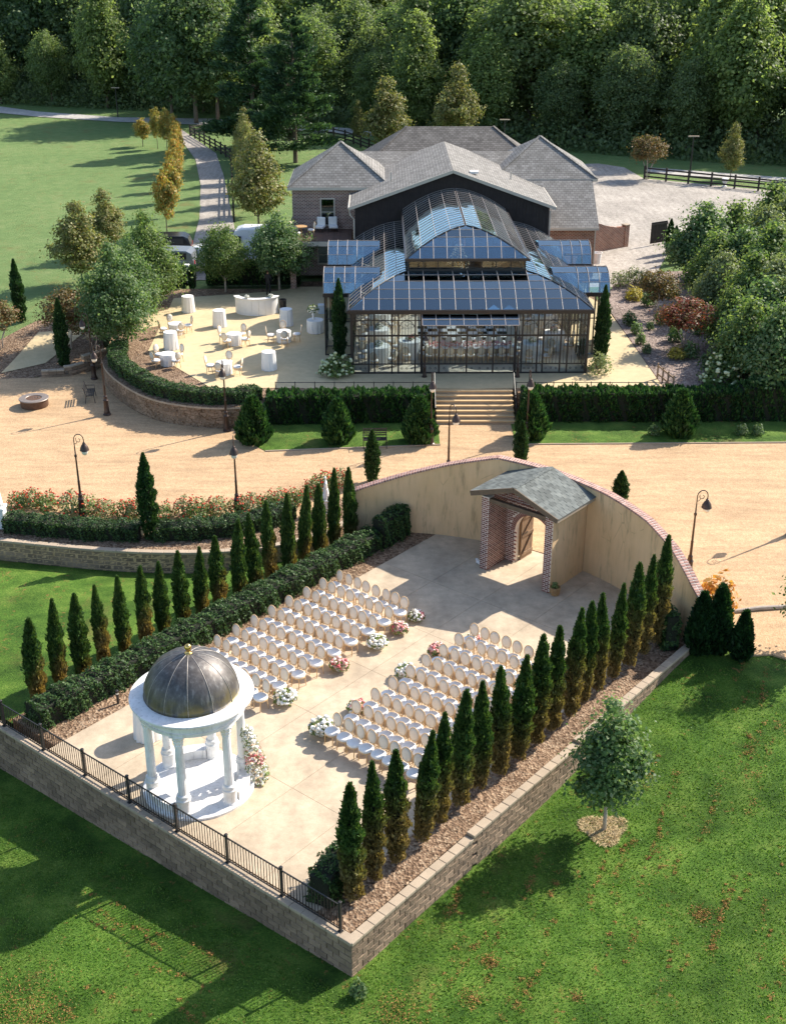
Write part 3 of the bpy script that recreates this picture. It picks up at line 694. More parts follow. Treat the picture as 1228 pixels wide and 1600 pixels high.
# ================================================================== CURVED STUCCO WALL AND BRICK GATE
def stucco():
    n = N('stucco'); p = n.pos()
    st = n.noise(n.mapp(p, (2.2, 2.2, .35)), 1.5, 5, .7); bl = n.noise(p, .55, 4); fi = n.noise(p, 30, 4, .7)
    c = n.ramp(bl, [(.3, (.70, .475, .255)), (.7, (.78, .545, .315))])
    c = n.mix(1.0, c, n.ramp(st, [(.30, .62), (.45, .97), (.7, 1.06)]), 'MULTIPLY')
    crack = n.n('ShaderNodeTexVoronoi', {'Vector': n.mapp(p, (1.2, 1.2, .45)), 'Scale': 1.6, 'Randomness': 1.0}, feature='DISTANCE_TO_EDGE').outputs[0]
    c = n.mix(n.math('MULTIPLY', n.ramp(crack, [(.0, 1.), (.018, 0.)]), n.ramp(n.noise(p, .8, 3), [(.5, 0.), (.6, .55)])), c, (.20, .13, .075))
    n.prin(c, .9, 0, n.bump(fi, .4, .012), .15); return n.m
M_STUCCO = stucco()
M_BRICK = flower_mat('dark_brick', [(.12, .042, .034), (.18, .07, .055), (.25, .11, .085), (.30, .15, .12), (.15, .055, .045)], .85)
M_COPE = M('coping_brick', (.46, .25, .20), .85, .2, 8, .3, 40, col2=(.62, .45, .38), island=.4)
M_MORTAR = M('mortar', (.74, .68, .61), .9, .1, 6, .2, 60)
def wall_h(a):
    ks = [(-43.5, 1.82), (-32, 2.66), (-24, 3.22), (-14, 3.84), (-4, 3.80), (10.7, 3.62), (20.7, 3.36), (28.5, 2.9), (36, 2.2), (38.5, 2.05)]
    for (a0, h0), (a1, h1) in zip(ks, ks[1:]):
        if a <= a1: return h0 + (h1 - h0) * (a - a0) / (a1 - a0)
    return ks[-1][1]
cw = thing('curved_wall', 'curved tan stucco wall with brick coping around the brick gate', 'wall', LW(WC[0] + WR, WC[1], 0), 0); cb = Vector(cw.location)
def CP(r, a, z): p = LW(WC[0] + r * math.cos(R(a)), WC[1] + r * math.sin(R(a)), z); return p - cb
GA0, GA1, GH = -6.3, 2.6, 2.62          # gate opening in the wall
def wall_seg(b, a0, a1, zb0, n):
    for i in range(n):
        p, q_ = a0 + (a1 - a0) * i / n, a0 + (a1 - a0) * (i + 1) / n
        vs = [CP(WR, p, zb0), CP(WR + .26, p, zb0), CP(WR + .26, q_, zb0), CP(WR, q_, zb0), CP(WR, p, wall_h(p)), CP(WR + .26, p, wall_h(p)), CP(WR + .26, q_, wall_h(q_)), CP(WR, q_, wall_h(q_))]
        b.add(vs, [(0, 1, 2, 3), (4, 7, 6, 5), (0, 4, 5, 1), (3, 2, 6, 7), (0, 3, 7, 4), (1, 5, 6, 2)])
b = MB(); wall_seg(b, -43.5, GA0, -.6, 26); wall_seg(b, GA1, 38.5, -.6, 26); wall_seg(b, GA0, GA1, GH, 6)
b.build('wall_body', M_STUCCO, cw)
nb = 146; bk = MB().bbox(-.05, .05, -.085, .085, 0, .075, .008).mesh('coping_brick'); bk.materials.append(M_COPE)
b = MB()
for i in range(60):
    p, q_ = -43.5 + 82 * i / 60, -43.5 + 82 * (i + 1) / 60
    vs = [CP(WR - .03, p, wall_h(p)), CP(WR + .29, p, wall_h(p)), CP(WR + .29, q_, wall_h(q_)), CP(WR - .03, q_, wall_h(q_))]
    b.add(vs + [v + Vector((0, 0, .066)) for v in vs], [(0, 1, 2, 3), (4, 7, 6, 5), (0, 4, 5, 1), (3, 2, 6, 7), (0, 3, 7, 4), (1, 5, 6, 2)])
b.build('mortar_bed', M_MORTAR, cw)
for i in range(nb):
    a = -43.3 + 81.6 * (i + .5) / nb; z = wall_h(a); sl = math.atan2(wall_h(a + .5) - wall_h(a - .5), R(1.0) * WR)
    for r in (WR + .035, WR + .222):
        o = link('coping_brick', bk, None, cw, CP(r, a, z + .002), (0, 0, 0))
        tang = (CP(r, a + .3, wall_h(a + .3)) - CP(r, a - .3, wall_h(a - .3))).normalized(); out = (CP(r + 1, a, 0) - CP(r, a, 0)).normalized(); up = tang.cross(out)
        if up.z < 0: up = -up
        out = up.cross(tang)
        o.rotation_euler = Matrix((tang, out, up)).transposed().to_euler()
# ---- gate porch, in a local frame: x to the right (t), y up the aisle (s), origin at the porch front centre
gt = thing('gate_porch', 'brick gate porch with dark shingle roof set in the curved wall', 'gate', LW(18.35, -7.78, .004), -AZ)
def brick_rows(b, mort, x0, x1, y0, y1, z0, z1, face, skip=None):
    """courses of bricks standing 8 mm proud of a mortar body; face: which sides carry bricks"""
    bl, bh, j = .19, .060, .028
    mort.box(x0, x1, y0, y1, z0, z1)
    for fc_ in face:
        n = int((z1 - z0) / (bh + j))
        for r in range(n):
            z = z0 + .006 + r * (bh + j); off = (bl + j) / 2 if r % 2 else 0
            lo, hi = (x0, x1) if fc_ in 'fb' else (y0, y1); u = lo + .004 - off
            while u < hi - .02:
                a, e = max(u, lo + .004), min(u + bl, hi - .004); u += bl + j
                if e - a < .03: continue
                if skip and skip((a + e) / 2, z + bh / 2): continue
                if fc_ == 'f': b.box(a, e, y0 - .010, y0 + .02, z, z + bh)
                elif fc_ == 'b': b.box(a, e, y1 - .02, y1 + .010, z, z + bh)
                elif fc_ == 'l': b.box(x0 - .010, x0 + .02, a, e, z, z + bh)
                elif fc_ == 'r': b.box(x1 - .02, x1 + .010, a, e, z, z + bh)
PW, PD, PZ = 1.66, 2.42, 3.2
b, mo = MB(), MB(); brick_rows(b, mo, -PW, -PW + .34, 0, 1.25, 0, PZ, 'fr'); brick_rows(b, mo, PW - .34, PW, 0, .34, 0, PZ, 'fl')
AR, ASP = .84, 1.48                       # arch radius and springing
ax = -.03
def inarch(x, z): return abs(x - ax) < AR + (.22 if z > ASP else .0) and (z < ASP or math.hypot(x - ax, z - ASP) < AR + .22)
b2, mo2 = MB(), MB()
brick_rows(b, MB(), -PW + .34, PW - .34, 1.25, 1.55, 0, 3.3, 'f', lambda x, z: inarch(x, z) or z > 3.2)
pts = [(-PW + .34, 0), (ax - AR, 0)] + [(ax - AR * math.cos(t_), ASP + AR * math.sin(t_)) for t_ in np.linspace(0, math.pi, 17)] + [(ax + AR, 0), (PW - .34, 0), (PW - .34, 3.3), (-PW + .34, 3.3)]
bmq = bmesh.new(); vs_ = [bmq.verts.new((x, 1.25, z)) for x, z in pts]; fq = bmq.faces.new(vs_); ex = bmesh.ops.extrude_face_region(bmq, geom=[fq])
bmesh.ops.translate(bmq, verts=[v for v in ex['geom'] if isinstance(v, bmesh.types.BMVert)], vec=(0, .3, 0)); bmesh.ops.triangulate(bmq, faces=bmq.faces[:]); bmesh.ops.recalc_face_normals(bmq, faces=bmq.faces)
me = bpy.data.meshes.new('arch_wall'); bmq.to_mesh(me); bmq.free(); link('arch_wall', me, M_MORTAR, gt)
# gable brickwork above the beam
gb = MB(); brick_rows(gb, MB(), -PW + .35, PW - .35, .34, .55, PZ - .02, PZ + .62, 'f', lambda x, z: z > PZ + .55 - abs(x) * .34)
gb.build('gable_bricks', M_BRICK, gt, kind='stuff'); MB().ext([(-PW, PZ + .02), (PW, PZ + .02), (0, PZ + .58)], .36, .5).build('gable_wall', M_MORTAR, gt)
b.build('brickwork', M_BRICK, gt, kind='stuff'); MB().box(-PW, -PW + .34, 0, 1.25, 0, PZ).build('pier', M_MORTAR, gt); MB().box(PW - .34, PW, 0, .34, 0, PZ).build('pier', M_MORTAR, gt)
vo = MB().box(-.035, .035, -.012, .31, 0, .2).mesh('arch_brick'); vo.materials.append(M_BRICK)
for k in range(33):
    t_ = math.pi * (k + .5) / 33
    link('arch_brick', vo, None, gt, (ax - AR * math.cos(t_), 1.25, ASP + AR * math.sin(t_)), (0, -(math.pi / 2 - t_), 0))
MB().box(-PW, -PW + .33, 1.25, PD, -.02, PZ).box(PW - .33, PW, .345, PD, -.02, PZ).build('side_wall', M_STUCCO, gt); MB().box(PW + .001, PW + .014, .012, PD - .05, -.02, PZ).box(-PW - .014, -PW - .001, .012, PD - .05, -.02, PZ).build('render_skin', M_STUCCO, gt)
M_WOOD = M('gate_timber', (.30, .20, .125), .75, .25, 6, .3, 60, island=.2); M_DKWOOD = M('dark_timber', (.13, .095, .065), .75, .25, 6, .3, 60)
MB().box(-PW + .1, PW - .1, .03, .2, PZ - .22, PZ - .04).build('lintel_beam', M_DKWOOD, gt)
# roof
RO, RZ, RP = 2.0, 3.38, .345
zr = RZ + RO * RP; y0, y1 = -.28, 2.4
M_SHING = M('slate_shingle', (.15, .165, .155), .85, .2, 4, .5, 60, col2=(.22, .235, .215), island=.4)
MB().ext([(-RO, RZ - .02), (0, zr - .02), (RO, RZ - .02), (RO, RZ - .10), (0, zr - .12), (-RO, RZ - .10)], y0, y1).build('roof_deck', M_DKWOOD, gt)
for sg in (-1, 1):
    ln = math.hypot(RO, RO * RP); ncr, nal = 11, 9; ex_ = (ln + .03) / ncr; wd = (y1 - y0) / nal
    shm = MB().box(-.02, ex_ * 1.12, .008, wd - .012, 0, .018).mesh('shingle'); shm.materials.append(M_SHING)
    for r in range(ncr):
        for k in range(nal + (r % 2)):
            yy = y0 + (k - (.5 if r % 2 else 0)) * wd
            u = ln + .03 - (r + 1) * ex_
            ya, yb = max(yy, y0), min(yy + wd, y1)
            if yb - ya < .05: continue
            th = math.atan(RP)
            o = link('shingle', shm, None, gt, (sg * u * math.cos(th), ya, zr - u * math.sin(th) + .012 + rnd.uniform(0, .006)), (0, th if sg > 0 else math.pi - th, 0))
            if sg < 0: o.rotation_euler = (0, th, math.pi); o.location.y = yb
            o.scale = (1, (yb - ya) / wd, 1)
for sg in (-1, 1):
    MB().bar((0, y0 - .02, zr - .07), (sg * RO, y0 - .02, RZ - .07), .05, .2, (0, 0, 1)).build('bargeboard', M_DKWOOD, gt)
    MB().box(sg * RO - .02, sg * RO + .02, y0, y1, RZ - .15, RZ + .0).build('eave_board', M_CAP, gt)
for k in range(8): MB().bbox(-.1, .1, y0 + .33 * k, y0 + .33 * k + .315, zr + .008, zr + .03, .01).build('ridge_tile', M_SHING, gt)
# open door leaf
dr = thing('gate_door', 'open weathered plank door leaf inside the brick gate', 'door', tuple(LW(18.35 + 1.58, -7.78 + ax - AR + .05, .02)), -AZ)
for k in range(5): MB().box(0, .05, .02 + k * .165, .02 + k * .165 + .155, 0, 2.2).build('plank', M_WOOD, dr)
for z in (.15, 1.0, 1.8): MB().box(.05, .085, .03, .82, z, z + .13).build('ledge', M_WOOD, dr)
MB().bar((.065, .08, .26), (.065, .78, 1.08), .03, .1, (1, 0, 0)).bar((.065, .08, 1.14), (.065, .78, 1.8), .03, .1, (1, 0, 0)).build('brace', M_WOOD, dr)
MB().box(.085, .1, .0, .4, 1.13, 1.18).box(.085, .1, 0, .4, 2.03, 2.08).build('hinge', M_IRON, dr)
# basket with a plant, white bag by the pier
M_WICK = M('wicker', (.42, .25, .11), .8, .3, 20, .6, 60)
bs = thing('wicker_basket', 'round wicker basket with a small plant beside the brick pier', 'basket', LW(18.42, -5.9, .004))
bb = MB()
for r in range(9): bb.lathe([(.15 + .006 * r, .035 * r), (.168 + .006 * r, .035 * r + .017), (.15 + .006 * r, .035 * r + .034)], 18, cap=False, wob=lambda a, z, r=r: 1 + .03 * math.cos(9 * a + r * math.pi))
bb.build('woven_side', M_WICK, bs); MB().tube([(.2 * math.cos(a), .2 * math.sin(a), .32) for a in np.linspace(0, 6.283, 19)], .018, 5).build('rim', M_WICK, bs)
q = np.random.default_rng(3); pp, dd = sphere_pts(120, q, .14, .14, .22, .34, .3); link('plant', cards_mesh('plant', pp, dd, .07, q), M_FLEAF, bs)
bg_ = blossoms([(0, 0, .1), (.1, .05, .07), (.04, -.08, .08), (-.06, .06, .16)], .11, 9); bgo = link('paper_bag', bg_, M_WHITE, None, LW(18.6, -9.68, 0)); tag(bgo, 'crumpled white paper bag on the paving by the brick pier', 'bag')
# ================================================================== VEGETATION
def spray_mesh(name, C, Ax, size, q, aspect=2.6, jit=.35):
    """elongated leaf sprays: axis Ax, facing at random about it"""
    C = np.asarray(C, float); n = len(C); A = np.asarray(Ax, float) + q.normal(0, jit, (n, 3)); A /= np.linalg.norm(A, axis=1, keepdims=True) + 1e-9
    U = np.cross(A, q.normal(0, 1, (n, 3))); U /= np.linalg.norm(U, axis=1, keepdims=True) + 1e-9
    s = (np.asarray(size) * q.uniform(.65, 1.35, n))[:, None]; Wv = np.cross(A, U)
    V = np.stack([C - A * s * aspect * .5, C + U * s * .5 + Wv * s * .15, C + A * s * aspect * .5, C - U * s * .5 + Wv * s * .15], 1).reshape(-1, 3)
    return np_mesh(name, V, np.arange(4 * n).reshape(n, 4))
M_BARK = M('bark', (.15, .115, .085), .95, .3, 6, .8, 30); M_PALEBARK = M('pale_bark', (.38, .33, .28), .9, .2, 8, .4, 40)
M_ARB = leaf_mat('arborvitae_leaf', [(.02, .055, .018), (.04, .095, .024), (.07, .13, .032), (.11, .17, .04)], .25, var=.3, brown=dict(z0=1.1, z1=2.5, wob=1.1, col=(.24, .175, .07)))
M_ARB2 = leaf_mat('arborvitae_leaf_part_brown', [(.02, .055, .018), (.04, .095, .024), (.07, .13, .032), (.11, .17, .04)], .25, var=.3, brown=dict(z0=.4, z1=1.3, wob=.9, col=(.33, .23, .08), side=(-1.6, .6)))
M_YEW = leaf_mat('yew_leaf', [(.018, .05, .016), (.032, .078, .02), (.055, .11, .028), (.09, .15, .04)], .25, var=.25)
M_BOX = leaf_mat('boxwood_leaf', [(.018, .045, .014), (.035, .08, .02), (.07, .12, .03)], .25)
M_THUJA = leaf_mat('thuja_leaf', [(.012, .045, .016), (.024, .075, .022), (.045, .115, .03), (.08, .16, .04)], .25, var=.35)
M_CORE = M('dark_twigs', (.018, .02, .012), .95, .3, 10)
def column_tree(name, seed, Hh, R0, m, cat='tree', n=5200, size=.062, pw=1.0, gap=.05, top=.9):
    q = np.random.default_rng(seed); root = thing(name, 'x', cat)
    z = gap * Hh + (1 - gap) * Hh * q.random(n) ** .9; f = (z / Hh)
    prof = lambda f: R0 * np.clip(np.minimum(1.0, .62 + 1.3 * f) * np.clip((1 - f) / .40, 0, 1) ** pw, .03, 1)
    an = q.uniform(0, 2 * math.pi, n); lump = 1 + .20 * np.sin(3 * an + z * 4 + seed) * np.sin(z * 5.3 + seed) + .12 * np.sin(2 * an + z * 9 + seed * 2) + .25 * (q.random(n) < .04)
    r = prof(f) * lump * np.sqrt(q.uniform(.45, 1.08, n))
    C = np.stack([r * np.cos(an), r * np.sin(an), z], 1)
    Ax = np.stack([np.cos(an) * .5, np.sin(an) * .5, np.ones(n)], 1)
    link('crown', spray_mesh('crown', C, Ax, size, q), m, root)
    MB().tube([(0, 0, -.15), (0.01, 0, Hh * .5), (0, 0, Hh * .93)], [.05 * R0 / .33, .035, .01], 6).build('trunk', M_BARK, root)
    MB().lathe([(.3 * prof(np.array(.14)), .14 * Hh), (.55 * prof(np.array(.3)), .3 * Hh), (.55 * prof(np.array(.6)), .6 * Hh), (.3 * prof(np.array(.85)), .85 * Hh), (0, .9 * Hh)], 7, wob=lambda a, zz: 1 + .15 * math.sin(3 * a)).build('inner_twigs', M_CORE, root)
    return Proto(root)
ARBR = [column_tree('arborvitae', 100 + i, 4.1, .275, M_ARB, pw=.66 + .05 * i) for i in range(5)]
ARBL = [column_tree('arborvitae', 110 + i, 3.4, .265, M_ARB2, pw=.66 + .05 * i) for i in range(5)]
CYP = [column_tree('italian_cypress', 120 + i, 4.0, .36, leaf_mat(f'cypress_leaf_{i}', [(.014, .045, .016), (.028, .075, .022), (.055, .115, .03)], .25), gap=.02, pw=.8) for i in range(2)]
tops_r = [1215, 1190, 1160, 1125, 1105, 1088, 1062, 1043, 1010, 985, 968, 950, 932, 905, 903, 885, 860, 848]
for i in range(18):
    s = 1.0 + (17.6 - 1.0) * i / 17; t = -.92 - .2 * i / 17; p = LW(s + rnd.uniform(-.06, .06), t + rnd.uniform(-.06, .06), 0)
    hh = 4.0 * (1 + rnd.uniform(-.07, .09)) * (1 if i < 16 else 1.02)
    wd_ = rnd.uniform(.86, 1.12); _o = ARBR[(i * 3) % 5].place(p, rnd.uniform(0, 6.28), (wd_, wd_ * rnd.uniform(.92, 1.08), hh / 4.1), f'half-browned arborvitae, {ORD[i]} from the railing in the row beside the mulch strip', 'arborvitae row on the chair side wall'); _o.rotation_euler.x = R(rnd.gauss(0, 1.2)); _o.rotation_euler.y = R(rnd.gauss(0, 1.2))
for i in range(18):
    s = 1.45 + (17.2 - 1.45) * i / 17; t = -15.42; p = LW(s, t + rnd.uniform(-.06, .06), left_lawn_z(s) - .03)
    wd_ = rnd.uniform(.86, 1.12); _o = ARBL[(i * 3) % 5].place(p, rnd.uniform(-.4, .4), (wd_, wd_, rnd.uniform(.93, 1.08) * (1.0 if i < 12 else 1.12)), f'slim green arborvitae, {ORD[i]} from the railing in the row behind the long hedge', 'arborvitae row behind the hedge'); _o.rotation_euler.x = R(rnd.gauss(0, 1.2)); _o.rotation_euler.y = R(rnd.gauss(0, 1.2))
# ---- hedges
def hedge(name, label, path, w_, z0, z1, m, dens=430, size=.058, seed=1, round_=.12, feather=0.0, lump=.05, cat='hedge', zf=None):
    """clipped hedge swept along a path; foliage on every side, dark twigs within"""
    q = np.random.default_rng(seed); st, L = walk(path, .25); P = np.array([[p.x, p.y] for p, a, d in st]); A = np.array([a for p, a, d in st]); n = len(st)
    tot = L * (n - 1); hh = z1 - z0; root = thing(name, label, cat, (P[0, 0], P[0, 1], z0)); b0 = np.array([P[0, 0], P[0, 1], z0])
    areas = [tot * w_, tot * hh, tot * hh, w_ * hh, w_ * hh]; C = []; Nn = []
    for k, ar in enumerate(areas):
        c = int(ar * dens); u = q.random(c) * (n - 1.001); v = q.random(c)
        if k == 3: u[:] = 0
        if k == 4: u[:] = n - 1.001
        i = u.astype(int); f = (u - i)[:, None]; base = P[i] * (1 - f) + P[i + 1] * f; a = A[i]; nr = np.stack([-np.sin(a), np.cos(a)], 1); tg = np.stack([np.cos(a), np.sin(a)], 1)
        if k == 0: off = (v - .5) * w_; z = np.full(c, hh); N3 = np.stack([a * 0, a * 0, a * 0 + 1], 1)
        elif k in (1, 2): sg = 1 if k == 1 else -1; off = np.full(c, sg * w_ / 2); z = v * hh; N3 = np.concatenate([nr * sg, (a * 0)[:, None]], 1)
        else: off = (v - .5) * w_; z = q.random(c) * hh; N3 = np.concatenate([tg * (-1 if k == 3 else 1), (a * 0)[:, None]], 1)
        wob = lump * (np.sin(u * .9 + seed) + np.sin(u * 2.3 + z * 3 + off * 4) + .7 * np.sin(u * 5.1 + z * 7)) + q.normal(0, .03, c)
        wob = wob - .04
        p3 = np.concatenate([base + nr * off[:, None], z[:, None]], 1) + N3 * wob[:, None]
        if round_:  # soften the shoulders
            ed = np.clip(np.abs(off) / (w_ / 2), 0, 1) ** 4 * np.clip(z / hh, 0, 1) ** 6
            p3[:, 2] -= ed * round_
        C.append(p3); Nn.append(N3 + np.array([0, 0, .35 + feather * 2]))
    C = np.concatenate(C); Nn = np.concatenate(Nn); C[:, 2] = np.clip(C[:, 2], .02, None)
    C[:, :2] -= b0[:2]
    me = spray_mesh('foliage', C, Nn * [1, 1, 1], size, q, 2.4, .5) if feather else cards_mesh('foliage', C, Nn, size, q, 1.7, .6)
    link('foliage', me, m, root)
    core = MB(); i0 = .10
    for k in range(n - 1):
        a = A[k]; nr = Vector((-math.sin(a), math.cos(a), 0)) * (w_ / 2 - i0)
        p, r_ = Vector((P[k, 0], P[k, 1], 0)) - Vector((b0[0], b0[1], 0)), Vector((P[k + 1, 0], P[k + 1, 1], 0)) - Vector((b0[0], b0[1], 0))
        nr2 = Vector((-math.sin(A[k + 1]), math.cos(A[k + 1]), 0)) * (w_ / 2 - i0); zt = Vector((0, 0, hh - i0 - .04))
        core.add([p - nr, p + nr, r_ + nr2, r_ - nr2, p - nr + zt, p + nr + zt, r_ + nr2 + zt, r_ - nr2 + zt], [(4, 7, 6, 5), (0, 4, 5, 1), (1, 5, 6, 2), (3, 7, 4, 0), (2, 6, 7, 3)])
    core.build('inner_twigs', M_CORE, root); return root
hedge('hedge', 'long dark yew hedge between the chairs and the arborvitae row', [LW(.35, -13.95), LW(17.0, -13.95)], 1.0, -.05, .90, M_YEW, 560, .055, 3, .22, lump=.06)
hedge('hedge', 'short tall dark hedge at the curved wall end of the long yew hedge', [LW(17.15, -13.75), LW(18.9, -13.85)], .8, -.05, 1.35, M_YEW, 500, .058, 4, .2)
hedge('hedge', 'dark shrub behind the railing corner beside the arborvitae row', [LW(.35, -1.45), LW(1.6, -1.75)], .75, -.05, 1.05, M_YEW, 600, .055, 5, .4, lump=.1, cat='shrub')
hedge('hedge', 'dark shrub against the stucco wall behind the arborvitae', [LW(17.6, -.5), LW(18.6, -1.6)], .6, -.05, 1.5, M_YEW, 500, .058, 6, .3, cat='shrub')
def along(path, d0, d1, off):
    st, L = walk(path, .3); out = []
    for p, a, d in st:
        if d0 <= d <= d1: out.append(Vector((p.x - math.sin(a) * off, p.y + math.cos(a) * off, 0)))
    return out
lw = [(p.x, p.y) for p in LWALL]
hs = [G(14, 826), G(80, 832), G(150, 838), G(222, 840)]; hedge('hedge', 'low dark clipped hedge below the roses next to the white statue', smooth_path(hs, 6), 1.0, 0, .72, M_BOX, 480, .055, 7, .1)
hs = [G(244, 840), G(300, 838), G(360, 832), G(415, 820), G(455, 806)]; hedge('hedge', 'low dark clipped hedge below the roses behind the arborvitae row', smooth_path(hs, 6), 1.0, 0, .72, M_BOX, 480, .055, 8, .1)
tin = along([(p.x, p.y) for p in TWALL], 2.2, 60, .75)
hedge('hedge', 'curved clipped hedge around the table terrace above the block wall', tin, .9, T - .05, T + .72, M_YEW, 420, .06, 9, .1)
hedge('hedge', 'tall dark thuja hedge between the steps and the table terrace', [(-6.6, 59.75), (2.0, 60.15)], 1.1, 0, 1.62, M_THUJA, 230, .09, 10, .05, feather=.6, lump=.07)
hedge('hedge', 'tall dark thuja hedge right of the steps below the garden path', [(6.7, 60.15), (18, 60.2)], 1.1, 0, 1.68, M_THUJA, 230, .09, 11, .05, feather=.6, lump=.07)
hedge('hedge', 'tall dark hedge below the garden shrubs, beyond the clipped hedge', [(18.2, 60.25), (32, 60.6)], 1.2, 0, 1.95, M_THUJA, 170, .1, 12, .05, feather=.6, lump=.1)
hedge('hedge', 'shaded hedge along the drive behind the terrace bar', [G(325, 442, T), G(470, 440, T)], 1.0, T - .1, T + 1.5, M_THUJA, 150, .1, 13, feather=.5)
for k, (x0_, x1_) in enumerate(((255, 268), (276, 292), (297, 306))):
    hedge('hedge', ['clipped dark hedge block by the parked dark car', 'square hedge block between two white posts by the drive', 'narrow hedge block beside the white post'][k], [G(x0_, 446, T), G(x1_, 446, T)], .8, T - .1, T + 1.35, M_THUJA, 150, .1, 14 + k, feather=.5)
# ---- fat feathery conifers by the hedges
def fat_cone(name, seed, Hh, R0, m, n=2600, size=.12):
    q = np.random.default_rng(seed); root = thing(name, 'x', 'shrub'); z = Hh * q.random(n) ** .85; f = z / Hh
    an = q.uniform(0, 6.283, n); prof = R0 * np.minimum(1, (.68 + f * 1.6)) * np.clip((1 - f) / .75, .03, 1) ** .62
    r = prof * (1 + .13 * np.sin(5 * an + 9 * f)) * np.sqrt(q.uniform(.5, 1.06, n))
    C = np.stack([r * np.cos(an), r * np.sin(an), z + .03], 1)
    link('foliage', spray_mesh('foliage', C, np.stack([np.cos(an) * .55, np.sin(an) * .55, an * 0 + 1], 1), size, q, 3.0, .3), m, root)
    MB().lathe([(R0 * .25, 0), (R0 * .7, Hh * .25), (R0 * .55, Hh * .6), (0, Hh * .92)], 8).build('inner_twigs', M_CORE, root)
    MB().tube([(0, 0, -.05), (0, 0, Hh * .4)], [.06, .03], 6).build('trunk', M_BARK, root)
    return Proto(root)
FAT = [fat_cone('conical_thuja', 130 + i, 2.3, .85, M_THUJA) for i in range(2)]
for i, (px, py, top, sc, lab) in enumerate(((397, 691, 603, 1.0, 'full conical thuja at the end of the block wall, grass strip'), (528, 690, 600, .92, 'full conical thuja on the grass strip behind the small bench'), (655, 690, 590, .98, 'full conical thuja next to the lamp left of the steps'),
                                            (830, 684, 598, .98, 'full conical thuja right of the steps'), (1060, 680, 598, 1.0, 'full conical thuja on the grass strip far right of the steps'))):
    g = G(px, py, 0); FAT[i % 2].place((g.x, g.y, 0), i * 1.3, sc * 1.03, lab, 'conical thujas along the hedge')
M_DKTH = leaf_mat('dark_thuja_leaf', [(.01, .035, .014), (.018, .055, .018), (.035, .085, .024)], .2)
TEAR = [fat_cone('teardrop_arborvitae', 140 + i, 2.4, .5, M_DKTH, 2600, .1) for i in range(2)]
for i, (px, py, sc, lab) in enumerate(((1090, 1018, 1.0, 'dark teardrop arborvitae touching the end of the stucco wall'), (1117, 1016, 1.08, 'dark teardrop arborvitae in front of the orange shrub'), (1156, 1028, .8, 'short dark teardrop arborvitae standing alone by the gravel edge'))):
    g = G(px, py, -.05); TEAR[i % 2].place((g.x, g.y, hz(g) - .06), i, sc, lab, 'teardrop arborvitae by the curved wall')
for i, (px, py, hh, z, lab) in enumerate(((236, 842, 3.9, 0, 'tall slim cypress between the low hedges by the roses'), (582, 753, 2.6, 0, 'slim cypress on the gravel behind the curved wall, near the bench'), (813, 724, 2.2, 0, 'small slim cypress behind the curved wall near the steps'), (967, 790, 1.7, 0, 'thin young cypress alone behind the curved wall coping'),
                                          (34, 503, 4.0, .9, 'slim dark cypress on the mulch beside the meadow'), (101, 566, 4.1, .3, 'slim dark cypress by the low stepped block wall'),
                                          (531, 560, 4.6, T, 'slim dark cypress at the left front corner of the glasshouse'), (937, 572, 4.6, T, 'slim dark cypress at the right front corner of the glasshouse'), (527, 500, 3.0, T, 'slim cypress between the left glasshouse bays'), (545, 420, 3.2, T, 'slim cypress below the roof deck'),
                                          (900, 470, 3.0, T, 'slim cypress between the right glasshouse bays'), (876, 420, 3.0, T, 'slim cypress by the brick wall right of the glasshouse'), (1044, 395, 2.6, 1, 'dark slim cypress by the black gate, nearest the gate'), (1052, 402, 2.4, 1, 'dark slim cypress by the black gate, second from the gate'), (1060, 410, 2.3, 1, 'dark slim cypress by the black gate, third from the gate'))):
    g = G(px, py, z); CYP[i % 2].place((g.x, g.y, hz(g) if z == .9 or z == .3 else z), i, (1.0 * (.9 if hh < 3 else 1.05), 1.0 * (.9 if hh < 3 else 1.05), hh / 4.0), lab, 'slim cypresses')
# ---- broadleaf trees
def crown_pts(q, ncl, lp, prof, z0, z1, csig, shell=.35, asym=.15):
    """leaf positions: big lobes spread through the crown, clumps on each lobe, leaves in each clump"""
    H_ = z1 - z0; nl = max(9, ncl // 9); f = (np.arange(nl) + q.random(nl)) / nl; f = f ** .95; an = np.arange(nl) * 2.4 + q.uniform(-.5, .5, nl)
    R_ = prof(f); lr = np.clip(R_ * q.uniform(.42, .68, nl), .10 * H_ * .5, None)
    off = np.clip(R_ - lr * .55, 0, None) * q.uniform(.7, 1.25, nl)
    L = np.stack([off * np.cos(an), off * np.sin(an), z0 + lr * .5 + f * (H_ - lr * .9)], 1)
    w = lr ** 1.6; pick = q.choice(nl, ncl, p=w / w.sum()); d = q.normal(0, 1, (ncl, 3)); d /= np.linalg.norm(d, axis=1, keepdims=True); d[:, 2] = d[:, 2] * .8 + .12
    cc = L[pick] + d * (lr[pick] * q.uniform(shell, 1.12, ncl) ** .6)[:, None]
    cc[:, 2] = np.maximum(cc[:, 2], z0 * .95)
    sg = csig * .72 * q.uniform(.5, 1.5, ncl)
    C = np.repeat(cc, lp, 0) + q.normal(0, 1, (ncl * lp, 3)) * np.repeat(sg, lp)[:, None] * np.array([1, 1, .6])
    D = C - np.repeat(cc, lp, 0); D /= np.linalg.norm(D, axis=1, keepdims=True) + 1e-6
    out = C - np.repeat(L[pick], lp, 0); out /= np.linalg.norm(out, axis=1, keepdims=True) + 1e-6
    return C, D * .35 + out * .7 + np.array([0, 0, .5]), cc
